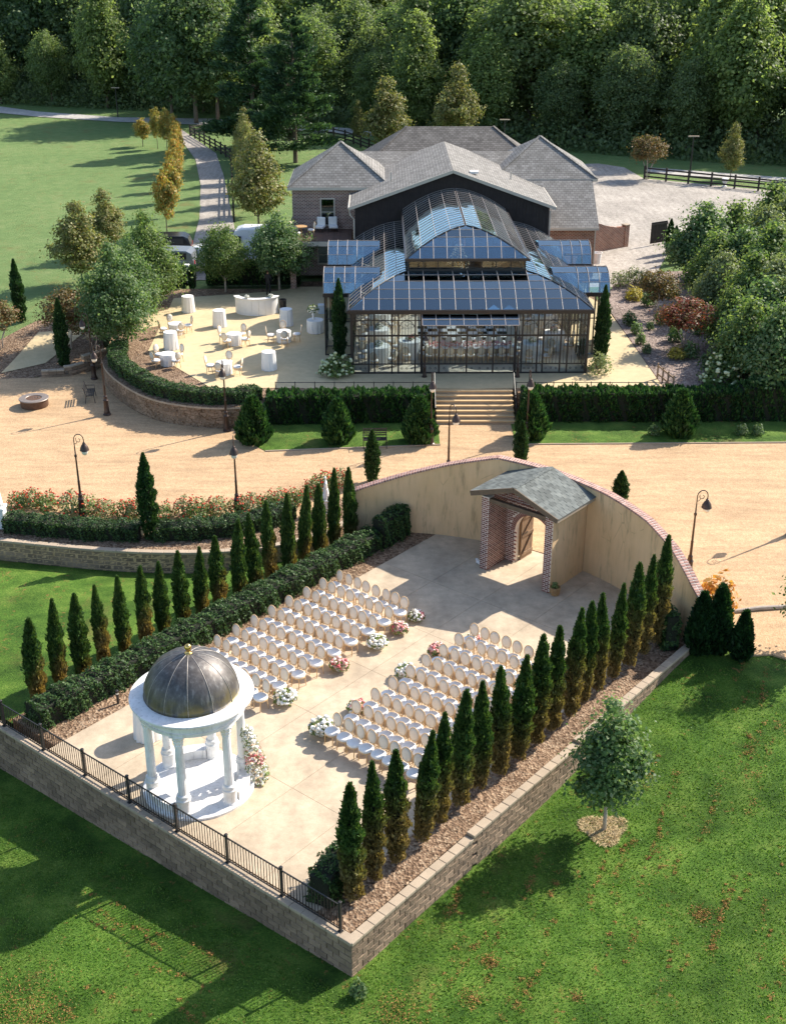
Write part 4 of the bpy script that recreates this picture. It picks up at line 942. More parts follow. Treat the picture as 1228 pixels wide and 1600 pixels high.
def broad_tree(name, seed, Hh, trunk, rad, m, bark=None, ncl=90, lp=38, leaf=.12, csig=.28, prof=None, cat='tree', tr=.07, nb=9, spray=False, stems=1, shell=.35):
    q = np.random.default_rng(seed); root = thing(name, 'x', cat)
    prof = prof or (lambda f: rad * np.clip(np.sin(np.pi * (f * .86 + .1)), .08, 1) ** .75)
    C, D, cc = crown_pts(q, ncl, lp, prof, trunk, Hh, csig, shell)
    link('crown', (spray_mesh('crown', C, D, leaf, q, 3.2, .5) if spray else cards_mesh('crown', C, D, leaf, q, 1.5, .55)), m, root)
    b = MB()
    for s_ in range(stems):
        ox = 0 if stems == 1 else .12 * math.cos(s_ * 2.1); oy = 0 if stems == 1 else .12 * math.sin(s_ * 2.1); k = 1 if stems == 1 else 3.5
        top = (ox * k * 2, oy * k * 2, trunk + (Hh - trunk) * (.8 if stems == 1 else .45))
        b.tube([(ox, oy, -.25), (ox * 1.2, oy * 1.2, trunk * .5), (ox * k + q.normal(0, .03), oy * k, trunk), top], [tr * 1.25, tr, tr * .85, tr * .2], 7)
    order = q.permutation(len(cc))[:nb]
    for i in order:
        e = cc[i]; zst = max(trunk * .9, e[2] - .5 * math.hypot(e[0], e[1]) - .2 * (Hh - trunk)); b.tube([(0, 0, zst), (e[0] * .5, e[1] * .5, zst * .45 + e[2] * .55 - .05), tuple(e)], [tr * .45, tr * .28, tr * .1], 5)
    b.build('trunk', bark or M_BARK, root, smooth=True); return Proto(root)
L_MAPLE = leaf_mat('maple_leaf', [(.055, .12, .045), (.10, .18, .065), (.15, .23, .09), (.24, .30, .17)], .45, var=.3)
L_GREEN = leaf_mat('green_leaf', [(.07, .13, .04), (.115, .19, .055), (.17, .24, .075), (.24, .29, .11)], .45, var=.3)
L_PEAR = leaf_mat('pear_leaf', [(.12, .15, .045), (.19, .21, .07), (.27, .26, .10), (.30, .24, .11)], .35, var=.3)
L_ORANGE = leaf_mat('autumn_leaf', [(.52, .20, .04), (.56, .30, .07), (.34, .32, .09), (.22, .27, .08)], .35, tint=((.20, .24, .07), .7))
L_CRAPE = leaf_mat('crape_leaf', [(.09, .09, .035), (.16, .12, .05), (.24, .13, .06), (.12, .14, .05)], .3)
L_RED = leaf_mat('red_leaf', [(.16, .05, .03), (.30, .07, .05), (.10, .10, .04), (.22, .12, .05)], .3)
L_SILVER = leaf_mat('pale_leaf', [(.14, .19, .08), (.21, .26, .11), (.28, .31, .16), (.17, .22, .07)], .35, var=.3)
L_PINE = leaf_mat('pine_needle', [(.03, .07, .035), (.05, .105, .045), (.085, .145, .06)], .3, var=.4)
def wtint(name, cols, t): return leaf_mat(name, cols, .35, tint=t, var=.4)
LAWN = broad_tree('maple_tree', 203, 4.5, 1.15, 1.2, L_MAPLE, M_PALEBARK, 260, 34, .085, .26, lambda f: .92 * np.clip((f * 2.6 + .5), 0, 1) * np.clip((1 - f) / .62, .1, 1) ** .8, tr=.055, shell=.15)
MAP = [broad_tree('maple_tree', 201 + i, 5.2, 1.0, 1.75, [L_GREEN, L_MAPLE][i], M_PALEBARK, 330, 44, .10, .33, lambda f: 1.75 * np.clip(f * 2.6 + .45, 0, 1) * np.clip((1 - f) / .62, .1, 1) ** .75, tr=.075) for i in range(2)]
BIGM = [broad_tree('maple_tree', 205 + i, 5.6, .35, 1.9, [L_MAPLE, L_GREEN][i], M_PALEBARK, 520, 40, .105, .38, lambda f: 1.85 * np.clip(f * 3.0 + .55, 0, 1) * np.clip((1 - f) / .66, .08, 1) ** .8, tr=.09, shell=.2) for i in range(2)]
PEAR = [broad_tree('pear_tree', 210 + i, 6.0, .9, 1.6, L_PEAR, M_BARK, 280, 34, .12, .3, lambda f: 1.6 * np.clip(f * 3 + .35, 0, 1) * np.clip((1 - f) / .7, .05, 1) ** .8, tr=.07) for i in range(2)]
ORA = broad_tree('autumn_tree', 220, 4.0, 1.0, .95, L_ORANGE, M_BARK, 140, 32, .11, .24, tr=.05)
CRA = broad_tree('crape_myrtle', 230, 3.2, 1.3, 1.05, L_CRAPE, M_PALEBARK, 130, 34, .085, .24, tr=.035, stems=4)
REDT = broad_tree('crape_myrtle', 231, 3.0, 1.2, 1.1, L_RED, M_PALEBARK, 130, 34, .085, .24, tr=.035, stems=4)
BUSHY = [broad_tree('bushy_tree', 240 + i, 5.0, .4, 1.8, [L_GREEN, L_SILVER, L_MAPLE][i], M_BARK, 420, 32, .14, .5, lambda f: 1.7 * np.clip(f * 2.4 + .6, 0, 1) * np.clip((1 - f) / .75, .08, 1) ** .85, tr=.07, shell=.12) for i in range(3)]
def pt(pr, px, py, z, hh, H0, lab, grp=None, rz=None, wide=1.0):
    g = G(px, py, z); k = hh / H0; wide *= 1.12; return pr.place((g.x, g.y, hz(g) if (g.y > 57 and z <= 1.05) or (g.y < 57 and z < -.1) else z), rnd.uniform(0, 6.28) if rz is None else rz, (k * wide, k * wide, k), lab, grp)
g = G(943, 1298, -1.03); LAWN.place((g.x, g.y, hz(g) - .02), 2.0, (1.03, 1.03, 1.0), 'young round maple alone on the front lawn in a ring of straw')
q = np.random.default_rng(77)
ang = q.uniform(0, 6.28, 2200); rr = .62 * np.sqrt(q.random(2200)) * (1 + .2 * np.sin(3 * ang)); C = np.stack([g.x + rr * np.cos(ang) * 1.1, g.y + rr * np.sin(ang), np.zeros(2200)], 1); C[:, 2] = hgt(C[:, 0], C[:, 1]) + .02 + .03 * q.random(2200)
st_ = link('straw_ring', spray_mesh('straw_ring', C, q.normal(0, 1, (2200, 3)) * [1, 1, .1], .012, q, 14, .05), M('straw', (.60, .46, .26), .9, .2, 8), None, kind='stuff'); tag(st_, 'pale straw scattered round the trunk of the lawn maple', 'straw')
# off-frame tree whose shade falls across the lawn, its edge just in view
pt(LAWN, 1262, 1035, -.5, 4.4, 4.4, 'young maple at the lawn edge beside the gravel, half out of view')
for px, py, hh, i, lab in ((186, 540, 6.0, 0, 'big dense green maple at the terrace corner beside the curved hedge'), (236, 478, 6.0, 1, 'dense green maple behind the terrace corner tree'), (212, 505, 5.2, 0, 'dense green maple between the two terrace corner maples')):
    pt(BIGM[i], px, py, T, hh, 5.6, lab, 'maples around the terrace', None, .80)
for px, py, hh, i, wd, lab in ((353, 456, 4.8, 0, .85, 'round green maple behind the terrace by the white van'), (437, 453, 5.4, 1, .88, 'round green maple beside the brick carport')):
    pt(MAP[i], px, py, T, hh, 5.2, lab, 'maples around the terrace', None, wd)
for px, py, hh, i, wd, lab in ((130, 446, 5.8, 0, 1.0, 'yellowing slim tree on the meadow edge'), (170, 402, 5.2, 1, .85, 'yellowing pointed tree on the meadow edge, slimmer'), (405, 358, 8.0, 0, .85, 'large yellowing pear tree on the right of the gravel drive'), (385, 250, 5.6, 1, .6, 'green-yellow tree at the paddock fence'),
                              (605, 248, 8.5, 0, .9, 'large golden-brown pear tree behind the house, left of the rear roof'), (714, 246, 10.0, 1, .72, 'tall pointed golden tree behind the rear roof'), (560, 226, 5.0, 0, .5, 'small yellow tree by the paddock fence behind the house'), (1140, 281, 5.6, 1, .62, 'small yellow-green tree by the car park fence')):
    pt(PEAR[i], px, py, 1.0, hh, 6.0, lab, None, None, wd)
for i, (px, py, hh, wd) in enumerate(((262, 368, 5.2, 1.0), (270, 340, 5.0, .95), (275, 316, 4.8, .9), (278, 297, 4.8, .85), (279, 282, 4.6, .85), (279, 268, 4.6, .85), (278, 256, 4.4, .85), (274, 245, 4.6, .85), (262, 238, 4.8, .9), (247, 233, 4.6, .9))):
    pt(ORA, px, py, 1.0, hh, 4.0, f'orange and green young tree, {ORD[i]} from the parked cars in the row beside the drive', 'young trees along the drive', None, wd * .6)
for i, (px, py, hh) in enumerate(((399, 336, 6.6), (394, 317, 6.4), (390, 300, 6.2), (387, 285, 6.0), (385, 272, 6.0))):
    pt(PEAR[i % 2], px, py, 1.0, hh, 6.0, f'yellowing pear tree on the right of the drive, {ORD[i]} behind the largest one', 'pear trees right of the drive', None, .62)
pt(ORA, 224, 229, 1.0, 3.2, 4.0, 'small orange tree alone on the meadow near the end of the drive')
pt(CRA, 110, 540, .6, 3.6, 3.2, 'brownish crape myrtle by the stone path under the maple', None, None, 1.1); pt(CRA, 148, 538, .9, 3.3, 3.2, 'multi-stemmed crape myrtle with red tips beside the lamp post'); pt(CRA, 1010, 280, 1.0, 4.2, 3.2, 'small brown crape myrtle at the start of the car park fence'); pt(CRA, 2, 545, .4, 3.0, 3.2, 'small crape myrtle on the mulch at the meadow edge')
pt(CRA, 1026, 497, T, 3.0, 3.2, 'brownish crape myrtle in the garden bed'); pt(REDT, 1068, 546, T, 3.0, 3.0, 'red-leaved crape myrtle in the middle of the garden bed', None, None, 1.1)
for i, (px, py, hh, k, wd) in enumerate(((1092, 440, 5.0, 2, 1.0), (1140, 432, 4.6, 0, .9), (1185, 440, 4.8, 1, .9), (1225, 420, 5.2, 1, .9), (1120, 500, 4.0, 1, .8), (1165, 520, 4.4, 0, .9), (1205, 530, 4.6, 1, .9), (1245, 500, 4.8, 2, .9), (1160, 590, 3.9, 0, .9), (1205, 606, 4.2, 2, .95), (1250, 590, 4.6, 0, .95), (1240, 380, 4.4, 1, .8), (1110, 470, 4.0, 0, .9), (1150, 470, 4.4, 2, 1.0), (1195, 480, 4.8, 0, 1.0), (1185, 565, 4.4, 2, 1.0), (1225, 560, 4.6, 1, 1.0), (1135, 545, 3.2, 0, .85), (1200, 400, 4.8, 0, .9))):
    pt(BUSHY[k], px, py, T, hh, 5.0 / 1.08, ['dense green bushy tree in the planting right of the garden bed', 'pale grey-green bushy tree in the planting right of the garden bed', 'dark green bushy tree in the planting right of the garden bed'][k], 'bushy trees right of the garden bed', None, wd)
# ---- shrubs
def shrub(name, seed, r, h, m, n=420, leaf=.08, fl=None, nf=0, fr=.05, cat='shrub'):
    q = np.random.default_rng(seed); root = thing(name, 'x', cat); d = q.normal(0, 1, (n, 3)); d /= np.linalg.norm(d, axis=1, keepdims=True); d[:, 2] = np.abs(d[:, 2])
    lump = 1 + .2 * np.sin(d[:, 0] * 5 + seed) * np.sin(d[:, 1] * 5); C = d * (q.uniform(.25, 1, (n, 1)) ** .5) * lump[:, None] * [r, r, h * .85] + [0, 0, h * .12]
    link('foliage', cards_mesh('foliage', C, d + [0, 0, .4], leaf, q, 1.6, .6), m, root)
    b = MB()
    for k in range(7): a = k * .9; b.tube([(0, 0, -.08), (r * .3 * math.cos(a), r * .3 * math.sin(a), h * .4), (r * .6 * math.cos(a), r * .6 * math.sin(a), h * .8)], [.018, .012, .005], 4)
    b.build('stems', M_BARK, root)
    if fl:
        dd = d[:nf]; link('blossoms', blossoms(dd * lump[:nf, None] * [r, r, h * .88] * q.uniform(.85, 1.06, (nf, 1)) + [0, 0, h * .14], fr, seed), fl, root, kind='stuff')
    return Proto(root)
ROSE = [shrub('rose_bush', 300 + i, .62, .95, L_SILVER if i else L_GREEN, 520, .075, M_FRED, 55, .045) for i in range(2)]
rp = [(30, 788), (52, 786), (75, 792), (112, 795), (138, 796), (165, 800), (195, 802), (214, 803), (258, 804), (290, 800), (312, 803), (340, 798), (372, 800), (392, 796), (420, 790), (440, 786), (462, 782), (490, 768), (505, 762), (530, 752)]
for i, (px, py) in enumerate(rp):
    g = G(px, py + 6, 0); ROSE[i % 2].place((g.x, g.y, .012), i * 1.1, rnd.uniform(.8, 1.08), 'red-flowered rose bush in the row behind the low hedges', 'rose bushes behind the low hedges')
BUSH = shrub('garden_shrub', 310, .42, .75, L_MAPLE, 420, .085); YEL = shrub('yellow_shrub', 311, .55, .7, leaf_mat('yellow_leaf', [(.35, .30, .05), (.48, .38, .07), (.25, .25, .06)], .3), 450, .09)
HYD = shrub('hydrangea', 312, .75, .95, L_GREEN, 600, .1, flower_mat('cream_petals', [(.42, .48, .24), (.56, .58, .38), (.36, .43, .18)]), 70, .085); GRS = shrub('feathery_shrub', 313, .75, 1.25, L_SILVER, 600, .08); ORS = shrub('orange_shrub', 314, .55, 1.0, leaf_mat('orange_leaf', [(.50, .20, .04), (.60, .32, .08), (.38, .24, .07)], .35), 380, .1)
for i, (px, py, sc) in enumerate(((1012, 478, 1.0), (1047, 466, 1.1), (982, 508, .9), (993, 522, .75), (1000, 538, .7), (1032, 507, .9), (1015, 515, .5), (1053, 533, 1.0), (1087, 522, .9), (1077, 560, 1.0), (1135, 572, 1.0), (1103, 574, .85), (1010, 552, .6))):
    g = G(px, py, T); BUSH.place((g.x, g.y, T), i, (sc * 1.2, sc * 1.2, sc * 1.4), 'small round green shrub in the garden bed mulch', 'small shrubs in the garden bed')
for px, py, sc, lab in ((990, 468, 1.3, 'yellow shrub near the back of the garden bed'), (1057, 560, 1.1, 'yellow shrub near the front of the garden bed')): g = G(px, py, T); YEL.place((g.x, g.y, T), px, sc, lab)
for px, py, sc, lab in ((1122, 600, 1.5, 'cream-flowered hydrangea behind the tall hedge in the garden bed'), (527, 586, 1.25, 'white-flowered hydrangea at the left front corner of the glasshouse')): g = G(px, py, T); HYD.place((g.x, g.y, T), px, sc, lab)
for px, py, sc, lab in ((968, 448, 1.0, 'feathery grey-green shrub at the back of the garden bed'), (990, 444, 1.1, 'feathery shrub at the back of the garden bed, beside the car park'), (1010, 448, 1.0, 'feathery shrub next to the brownish crape myrtle'), (935, 584, 1.05, 'loose pale shrub at the right front corner of the glasshouse')): g = G(px, py, T); GRS.place((g.x, g.y, T), px, sc, lab)
g = G(1115, 955, 0); ORS.place((g.x, g.y, max(-.02, hz(g))), 0, 1.6, 'orange-leaved shrub behind the teardrop arborvitae')
g = G(560, 1556, -1.1); BUSH.place((g.x, g.y, -1.1), 0, (.55, .55, .7), 'small weed clump in the grass at the wall corner')
for i, px in enumerate((1020, 1157, 1182)): g = G(px, 680, 0); BUSH.place((g.x, g.y, .02), px, .8, 'small dark shrub on the grass strip in front of the tall hedge', 'small shrubs before the hedge')
# ---- pines and the wood
def pine(name, seed, Hh, R0, m, n=42000):
    q = np.random.default_rng(seed); root = thing(name, 'x', 'tree'); b = MB().tube([(0, 0, -.3), (.05, 0, Hh * .5), (0, 0, Hh)], [.28, .18, .03], 8); C = []; A = []
    nb = 95
    for k in range(nb):
        f = (k / nb) ** .9; z = Hh * (.10 + .88 * f); L = R0 * (1 - f) ** .7 * q.uniform(.6, 1.1) + .35; an = q.uniform(0, 6.283); rise = .12 + .35 * f
        tip = np.array([L * math.cos(an), L * math.sin(an), z + L * rise]); st = np.array([0, 0, z]); b.tube([tuple(st), tuple((st + tip) / 2 - [0, 0, .04 * L]), tuple(tip)], [.06 * (1 - f) + .015, .04 * (1 - f) + .01, .01], 4)
        c = int(n / nb * (.4 + 1.1 * (1 - f))); u = q.uniform(.25, 1.05, c) ** .7; wdt = .32 * L * (1 - u * .6) + .12
        p = st + (tip - st) * u[:, None] + q.normal(0, 1, (c, 3)) * wdt[:, None] * [.55, .55, .22] + [0, 0, .1]
        C.append(p); A.append(np.tile((tip - st) / np.linalg.norm(tip - st) + [0, 0, .5], (c, 1)))
    link('crown', spray_mesh('crown', np.concatenate(C), np.concatenate(A), .15, q, 3.2, .55), m, root); b.build('trunk', M_BARK, root); return Proto(root)
PINE = [pine('pine_tree', 400, 16, 5.6, L_PINE), pine('pine_tree', 401, 16, 5.0, L_PINE)]
for i, (px, py, hh, lab) in enumerate(((462, 254, 14.5, 'big dark pine standing in the paddock beside the house'), (398, 232, 16.5, 'taller dark pine behind the paddock fence, left of the big pine'))):
    g = G(px, py, 1.0); PINE[i].place((g.x, g.y, 1.0), i, hh / 16, lab)
WOODC = [[(.07, .12, .055), (.115, .19, .075), (.165, .24, .095), (.23, .29, .13)], [(.085, .14, .05), (.15, .22, .075), (.21, .28, .095), (.28, .34, .13)], [(.06, .105, .06), (.095, .155, .075), (.135, .20, .09), (.19, .24, .125)]]
LWD = [leaf_mat(f'wood_leaf_{i}', c, .55, tint=((.20, .24, .10), .5), var=.5) for i, c in enumerate([[mul(x, 1.15) for x in c] for c in WOODC])]
WOOD = []
for i in range(6):
    tall = i in (1, 4)
    pf = (lambda f: 3.6 * np.clip(f * 2.5 + .35, 0, 1) * np.clip((1 - f) / .6, .1, 1) ** .6) if tall else (lambda f: 4.9 * np.clip(np.sin(np.pi * (f * .85 + .12)), .12, 1) ** .7)
    WOOD.append(broad_tree('forest_tree', 500 + i, 18.0, 2.0 if i % 2 else 3.2, 4.6, LWD[i % 3], M_BARK, 560, 34, .30, 1.0, pf, tr=.24, nb=14, shell=.3))
WL = ['broad dark green tree in the wood beyond the fields', 'tall bright green poplar-like tree in the wood', 'broad blackish green tree in the wood', 'broad grey-green tree with long crown in the wood', 'tall slim dark green tree in the wood', 'broad deep green tree with low skirts in the wood']
wr = random.Random(5)
def edge_y(x):      # front edge of the wood
    ks = [(-120, 196), (-62, 187), (-40, 180), (-28, 175), (-16, 170), (0, 156), (12, 146), (22, 141), (30, 137), (45, 131), (70, 124), (110, 118)]
    for (a, y0_), (b_, y1_) in zip(ks, ks[1:]):
        if x <= b_: return y0_ + (y1_ - y0_) * max(0, (x - a)) / (b_ - a)
    return ks[-1][1]
cnt = 0
for row in range(5):
    x = -78 - row * 8
    while x < 72 + row * 8:
        x += wr.uniform(5.0, 9.0); y = edge_y(x) + 3 + row * 9.5 + wr.uniform(-3, 3)
        if abs(x) / y > .44: continue
        k = wr.randrange(6); hh = wr.uniform(11, 21) * (1 + .05 * row)
        if row == 0: hh *= .82
        WOOD[k].place((x, y, .95), wr.uniform(0, 6.28), (wr.uniform(.85, 1.15) * hh / 18, wr.uniform(.85, 1.15) * hh / 18, hh / 18), WL[k], 'trees of the wood behind the house'); cnt += 1
# undergrowth along the wood's edge: too many stems to count
q = np.random.default_rng(9); n_ = 90000; X = q.uniform(-85, 78, n_); Yb = np.array([edge_y(x) for x in X]); dp = q.uniform(-.5, 26, n_); C = np.stack([X, Yb + dp, .9 + (3.4 + dp * .14) * q.random(n_) ** 1.2 * (.7 + .3 * np.sin(X * .7 + dp))], 1)
ug = link('undergrowth', cards_mesh('undergrowth', C, np.tile([0, -.6, .7], (n_, 1)), .28, q, 1.6, .6), LWD[2], None, kind='stuff'); tag(ug, 'dark tangled undergrowth along the edge of the wood', 'undergrowth')
# the big shade trees at the end of the drive
for px, py, hh, k, lab in ((300, 200, 19, 2, 'huge dark tree at the end of the drive over the farm road'), (335, 196, 18, 0, 'large dark tree by the farm road gate'), (262, 190, 17, 5, 'large dark tree shading the far end of the meadow')):
    g = G(px, py, 1.0); WOOD[k].place((g.x, g.y + 4, 1.0), k, (hh / 18,) * 3, lab)

# dry thatch the mower left in broken lines on the front lawn: too many wisps to count
q = np.random.default_rng(15); C = []
tr_ = random.Random(4)
def wisp(x, y, k, sp): 
    for _ in range(k): C.append((x + q.normal(0, sp), y + q.normal(0, sp)))
for k in range(60):
    px, py = tr_.uniform(560, 1240), tr_.uniform(1080, 1600); g = G(px, py, -1.08); s_, t_ = ST(g)
    if t_ < .5: continue
    a = R(tr_.uniform(18, 34)); L = tr_.uniform(.5, 3.0); d = 0
    while d < L: wisp(g.x + d * math.sin(a) + tr_.uniform(-.06, .06), g.y + d * math.cos(a), tr_.randrange(8, 40), tr_.uniform(.02, .08)); d += tr_.uniform(.08, .5)
for px, py, r_, k in ((765, 1505, .14, 300), (900, 1560, .1, 150), (735, 1560, .16, 240), (1095, 1430, .18, 400), (620, 1580, .35, 600), (20, 1560, .6, 1100), (60, 1590, .5, 700)):
    g = G(px, py, -1.1); wisp(g.x, g.y, k, r_)
for k in range(26):
    px, py = tr_.uniform(20, 520), tr_.uniform(1380, 1590); g = G(px, py, -1.3); s_, t_ = ST(g)
    if s_ > -1.6: continue
    a = R(tr_.uniform(110, 140)); L = tr_.uniform(.1, 1.2); d = 0
    while d < L: wisp(g.x + d * math.sin(a), g.y + d * math.cos(a) + tr_.uniform(-.05, .05), tr_.randrange(6, 30), tr_.uniform(.02, .06)); d += tr_.uniform(.08, .3)
C = np.array(C); Z = hgt(C[:, 0], C[:, 1]) + .012 + .035 * q.random(len(C)); C = np.concatenate([C, Z[:, None]], 1)
th_ = link('dry_thatch', spray_mesh('dry_thatch', C, q.normal(0, 1, (len(C), 3)) * [1, 1, .35], .019, q, 2.8, .2), flower_mat('thatch', [(.18, .09, .03), (.30, .16, .05), (.40, .22, .08), (.24, .12, .035)], .95), None, kind='stuff'); tag(th_, 'orange-brown wisps of dry mown grass on the front lawn', 'dry grass')

# short mown blades on the near lawns
q = np.random.default_rng(44); n_ = 330000
C = np.stack([q.uniform(-15.5, 15.5, n_), q.uniform(13.5, 44, n_)], 1); dx, dy = C[:, 0] - O0.x, C[:, 1] - O0.y; s_ = dx * E1.x + dy * E1.y; t_ = dx * E2.x + dy * E2.y
dst = np.hypot(C[:, 0], C[:, 1]); ok = ((t_ > .2) & (s_ < 17.9)) | (s_ < -.75 + .0205 * np.clip(t_, -20, 0)); ok &= np.abs(C[:, 0]) < .33 * C[:, 1] + 4.2; ok &= q.random(n_) < np.clip(26 / dst, .4, 1); ok &= ~((t_ > -1) & (s_ > 17.6) & (t_ < 1.2))
C = C[ok]; Z = hgt(C[:, 0], C[:, 1]) + .018; C = np.concatenate([C, Z[:, None]], 1)
lean = q.normal(0, .45, (len(C), 3)) + [0, 0, 1]
gb_ = link('lawn_blades', spray_mesh('lawn_blades', C, lean, .026, q, 2.4, .15), leaf_mat('grass_blade', [(.05, .135, .015), (.095, .205, .025), (.145, .255, .038), (.22, .30, .075)], .3, var=.35), None, kind='stuff'); tag(gb_, 'short mown grass blades of the front lawn', 'grass')
# ================================================================== GLASSHOUSE
def glass_mat(name, tint, refl, ior=1.45, rough=.02):
    n = N(name); fr = n.n('ShaderNodeFresnel', {'IOR': ior}); f = n.math('MINIMUM', n.math('ADD', fr, refl), 1.0)
    gl = n.n('ShaderNodeBsdfGlossy', {'Color': (.74, .92, 1.0), 'Roughness': rough}); tr = n.n('ShaderNodeBsdfTransparent', {'Color': tint})
    n.t.links.new(n.n('ShaderNodeMixShader', {0: f, 1: tr.outputs[0], 2: gl.outputs[0]}).outputs[0], n.out.inputs[0]); return n.m
M_RGLASS = glass_mat('roof_glass', (.86, .945, .985), .19); M_FGLASS = glass_mat('wall_glass', (.97, .985, .98), .0)
M_BAR = M('glazing_bar', (.36, .31, .28), .5, .1, 6); M_BLACK = M('black_steel', (.022, .018, .018), .4, .2, 5, spec=.5)
GX, GY0, GYAW = 4.2, 64.05, R(.6)
gh = thing('glasshouse', 'black-framed glass conservatory with curved blue glass roof and raised lantern', 'conservatory', (GX, GY0, T), GYAW)
GLEN, HW, EZ = 17.0, 6.45, 3.62
def gslab(pts, th=.012, name='pane', m=None, parent=gh):
    p = [Vector(x) for x in pts]; u = []
    for x in p:
        if not u or (x - u[-1]).length > .02: u.append(x)
    if (u[0] - u[-1]).length < .02: u.pop()
    if len(u) < 3: return None
    return MB().slab([x + Vector((rnd.uniform(-.004, .004), rnd.uniform(-.004, .004), rnd.uniform(-.006, .006))) for x in u], th).build(name, m or M_RGLASS, parent)
class Curve:
    def __init__(s, hw0, hw1, yf0, yf1, z0, z1, pw): s.__dict__.update(locals())
    def hw(s, u): return s.hw0 + (s.hw1 - s.hw0) * u
    def yf(s, u): return s.yf0 + (s.yf1 - s.yf0) * u
    def z(s, u): return s.z0 + (s.z1 - s.z0) * (1 - (1 - u) ** s.pw)
def curved_roof(c, ncol, nrow, nside, part):
    root = MB().tube([(-c.hw(0), c.yf(0), c.z(0)), (c.hw(0), c.yf(0), c.z(0))], .03, 6).build(part, M_BLACK, gh)
    bars = MB(); us = [i / nrow for i in range(nrow + 1)]; xs = [-c.hw0 + 2 * c.hw0 * j / ncol for j in range(ncol + 1)]
    cl = lambda x, h: max(-h, min(h, x))
    for i in range(nrow):
        a, b_ = us[i], us[i + 1]
        for j in range(ncol):
            x0, x1 = xs[j], xs[j + 1]
            if x1 <= -c.hw(a) + 1e-4 or x0 >= c.hw(a) - 1e-4: continue
            P_ = [(cl(x0, c.hw(a)), c.yf(a), c.z(a)), (cl(x1, c.hw(a)), c.yf(a), c.z(a)), (cl(x1, c.hw(b_)), c.yf(b_), c.z(b_)), (cl(x0, c.hw(b_)), c.yf(b_), c.z(b_))]
            gslab(P_, parent=root)
        bars.tube([(-c.hw(b_), c.yf(b_), c.z(b_) + .012), (c.hw(b_), c.yf(b_), c.z(b_) + .012)], .016, 4)
    for x in xs[1:-1]:
        um = min(1.0, (c.hw0 - abs(x)) / max(1e-6, c.hw0 - c.hw1)); k = max(2, int(um * 8))
        bars.tube([(x, c.yf(um * i / k), c.z(um * i / k) + .012) for i in range(k + 1)], .019, 4)
    bars.build('front_bars', M_BAR, root)
    # sides
    sb_, sg_ = MB(), MB()
    for sg in (-1, 1):
        for i in range(nrow):
            a, b_ = us[i], us[i + 1]; sb_.tube([(sg * c.hw(b_), c.yf(b_), c.z(b_) + .012), (sg * c.hw(b_), GLEN, c.z(b_) + .012)], .016, 4)
            for k in range(nside):
                ya, yb = k / nside, (k + 1) / nside
                Y = lambda u, f: c.yf(u) + (GLEN - c.yf(u)) * f
                q_ = [(sg * c.hw(a), Y(a, ya), c.z(a)), (sg * c.hw(a), Y(a, yb), c.z(a)), (sg * c.hw(b_), Y(b_, yb), c.z(b_)), (sg * c.hw(b_), Y(b_, ya), c.z(b_))]
                if sg < 0: q_ = q_[::-1]
                q_ = [Vector(x) + Vector((0, 0, rnd.uniform(-.004, .004))) for x in q_]
                if (q_[0] - q_[1]).length > .02: sg_.slab(q_ if (q_[2] - q_[3]).length > .02 else q_[:3], .012)
        for k in range(1, nside + 1):
            sb_.tube([(sg * c.hw(u), c.yf(u) + (GLEN - c.yf(u)) * k / nside, c.z(u) + .012) for u in np.linspace(0, 1, 7)], .013, 4)
        hp = MB().tube([(sg * c.hw(u), c.yf(u), c.z(u) + .015) for u in np.linspace(0, 1, 9)], .035, 6).build('hip_rail', M_BLACK, root)
        MB().tube([(sg * c.hw(0), c.yf(0), c.z(0)), (sg * c.hw(0), GLEN, c.z(0))], .035, 6).build('eave_rail', M_BLACK, root)
    sb_.build('side_bars', M_BAR, root, kind='stuff'); sg_.build('side_glazing', M_RGLASS, root, kind='stuff'); return root
LOWER = Curve(6.62, 3.3, -.12, 3.7, EZ, 4.82, 1.9); UPPER = Curve(3.42, .05, 3.42, 5.7, 5.55, 6.92, 1.75)
curved_roof(LOWER, 16, 5, 24, 'lower_roof'); curved_roof(UPPER, 9, 4, 19, 'lantern_roof')
MB().box(-6.68, 6.68, -.2, -.06, EZ - .2, EZ).box(-6.68, -6.54, -.06, GLEN - .01, EZ - .2, EZ - .002).box(6.54, 6.68, -.06, GLEN - .01, EZ - .2, EZ - .002).build('gutter', M_BLACK, gh)
MB().box(-3.5, 3.5, 3.34, 3.5, 5.42, 5.56).box(-3.5, -3.36, 3.5, GLEN - .01, 5.42, 5.558).box(3.36, 3.5, 3.5, GLEN - .01, 5.42, 5.558).build('lantern_gutter', M_BLACK, gh)
MB().box(-3.34, 3.34, 3.62, 3.78, 4.74, 4.92).box(-3.34, -3.2, 3.78, GLEN - .01, 4.74, 4.9).box(3.2, 3.34, 3.78, GLEN - .01, 4.74, 4.9).build('lantern_curb', M_BLACK, gh)
for j in range(9):
    x = -3.27 + 6.54 * j / 8; MB().box(x - .03, x + .03, 3.66, 3.72, 4.92, 5.42).build('lantern_post', M_BLACK, gh)
    if j < 8: MB().box(x + .03, x + .787, 3.68, 3.692, 4.92, 5.42).build('lantern_pane', M_FGLASS, gh)
for sg in (-1, 1):
    for k in range(14): yy = 3.7 + (GLEN - 3.8) * (k + 1) / 14; MB().box(sg * 3.27 - .03, sg * 3.27 + .03, yy - .03, yy + .03, 4.9, 5.42).build('lantern_post', M_BLACK, gh)
    MB().box(sg * 3.27 - .006, sg * 3.27 + .006, 3.8, GLEN - .05, 4.9, 5.42).build('lantern_side_glass', M_FGLASS, gh)
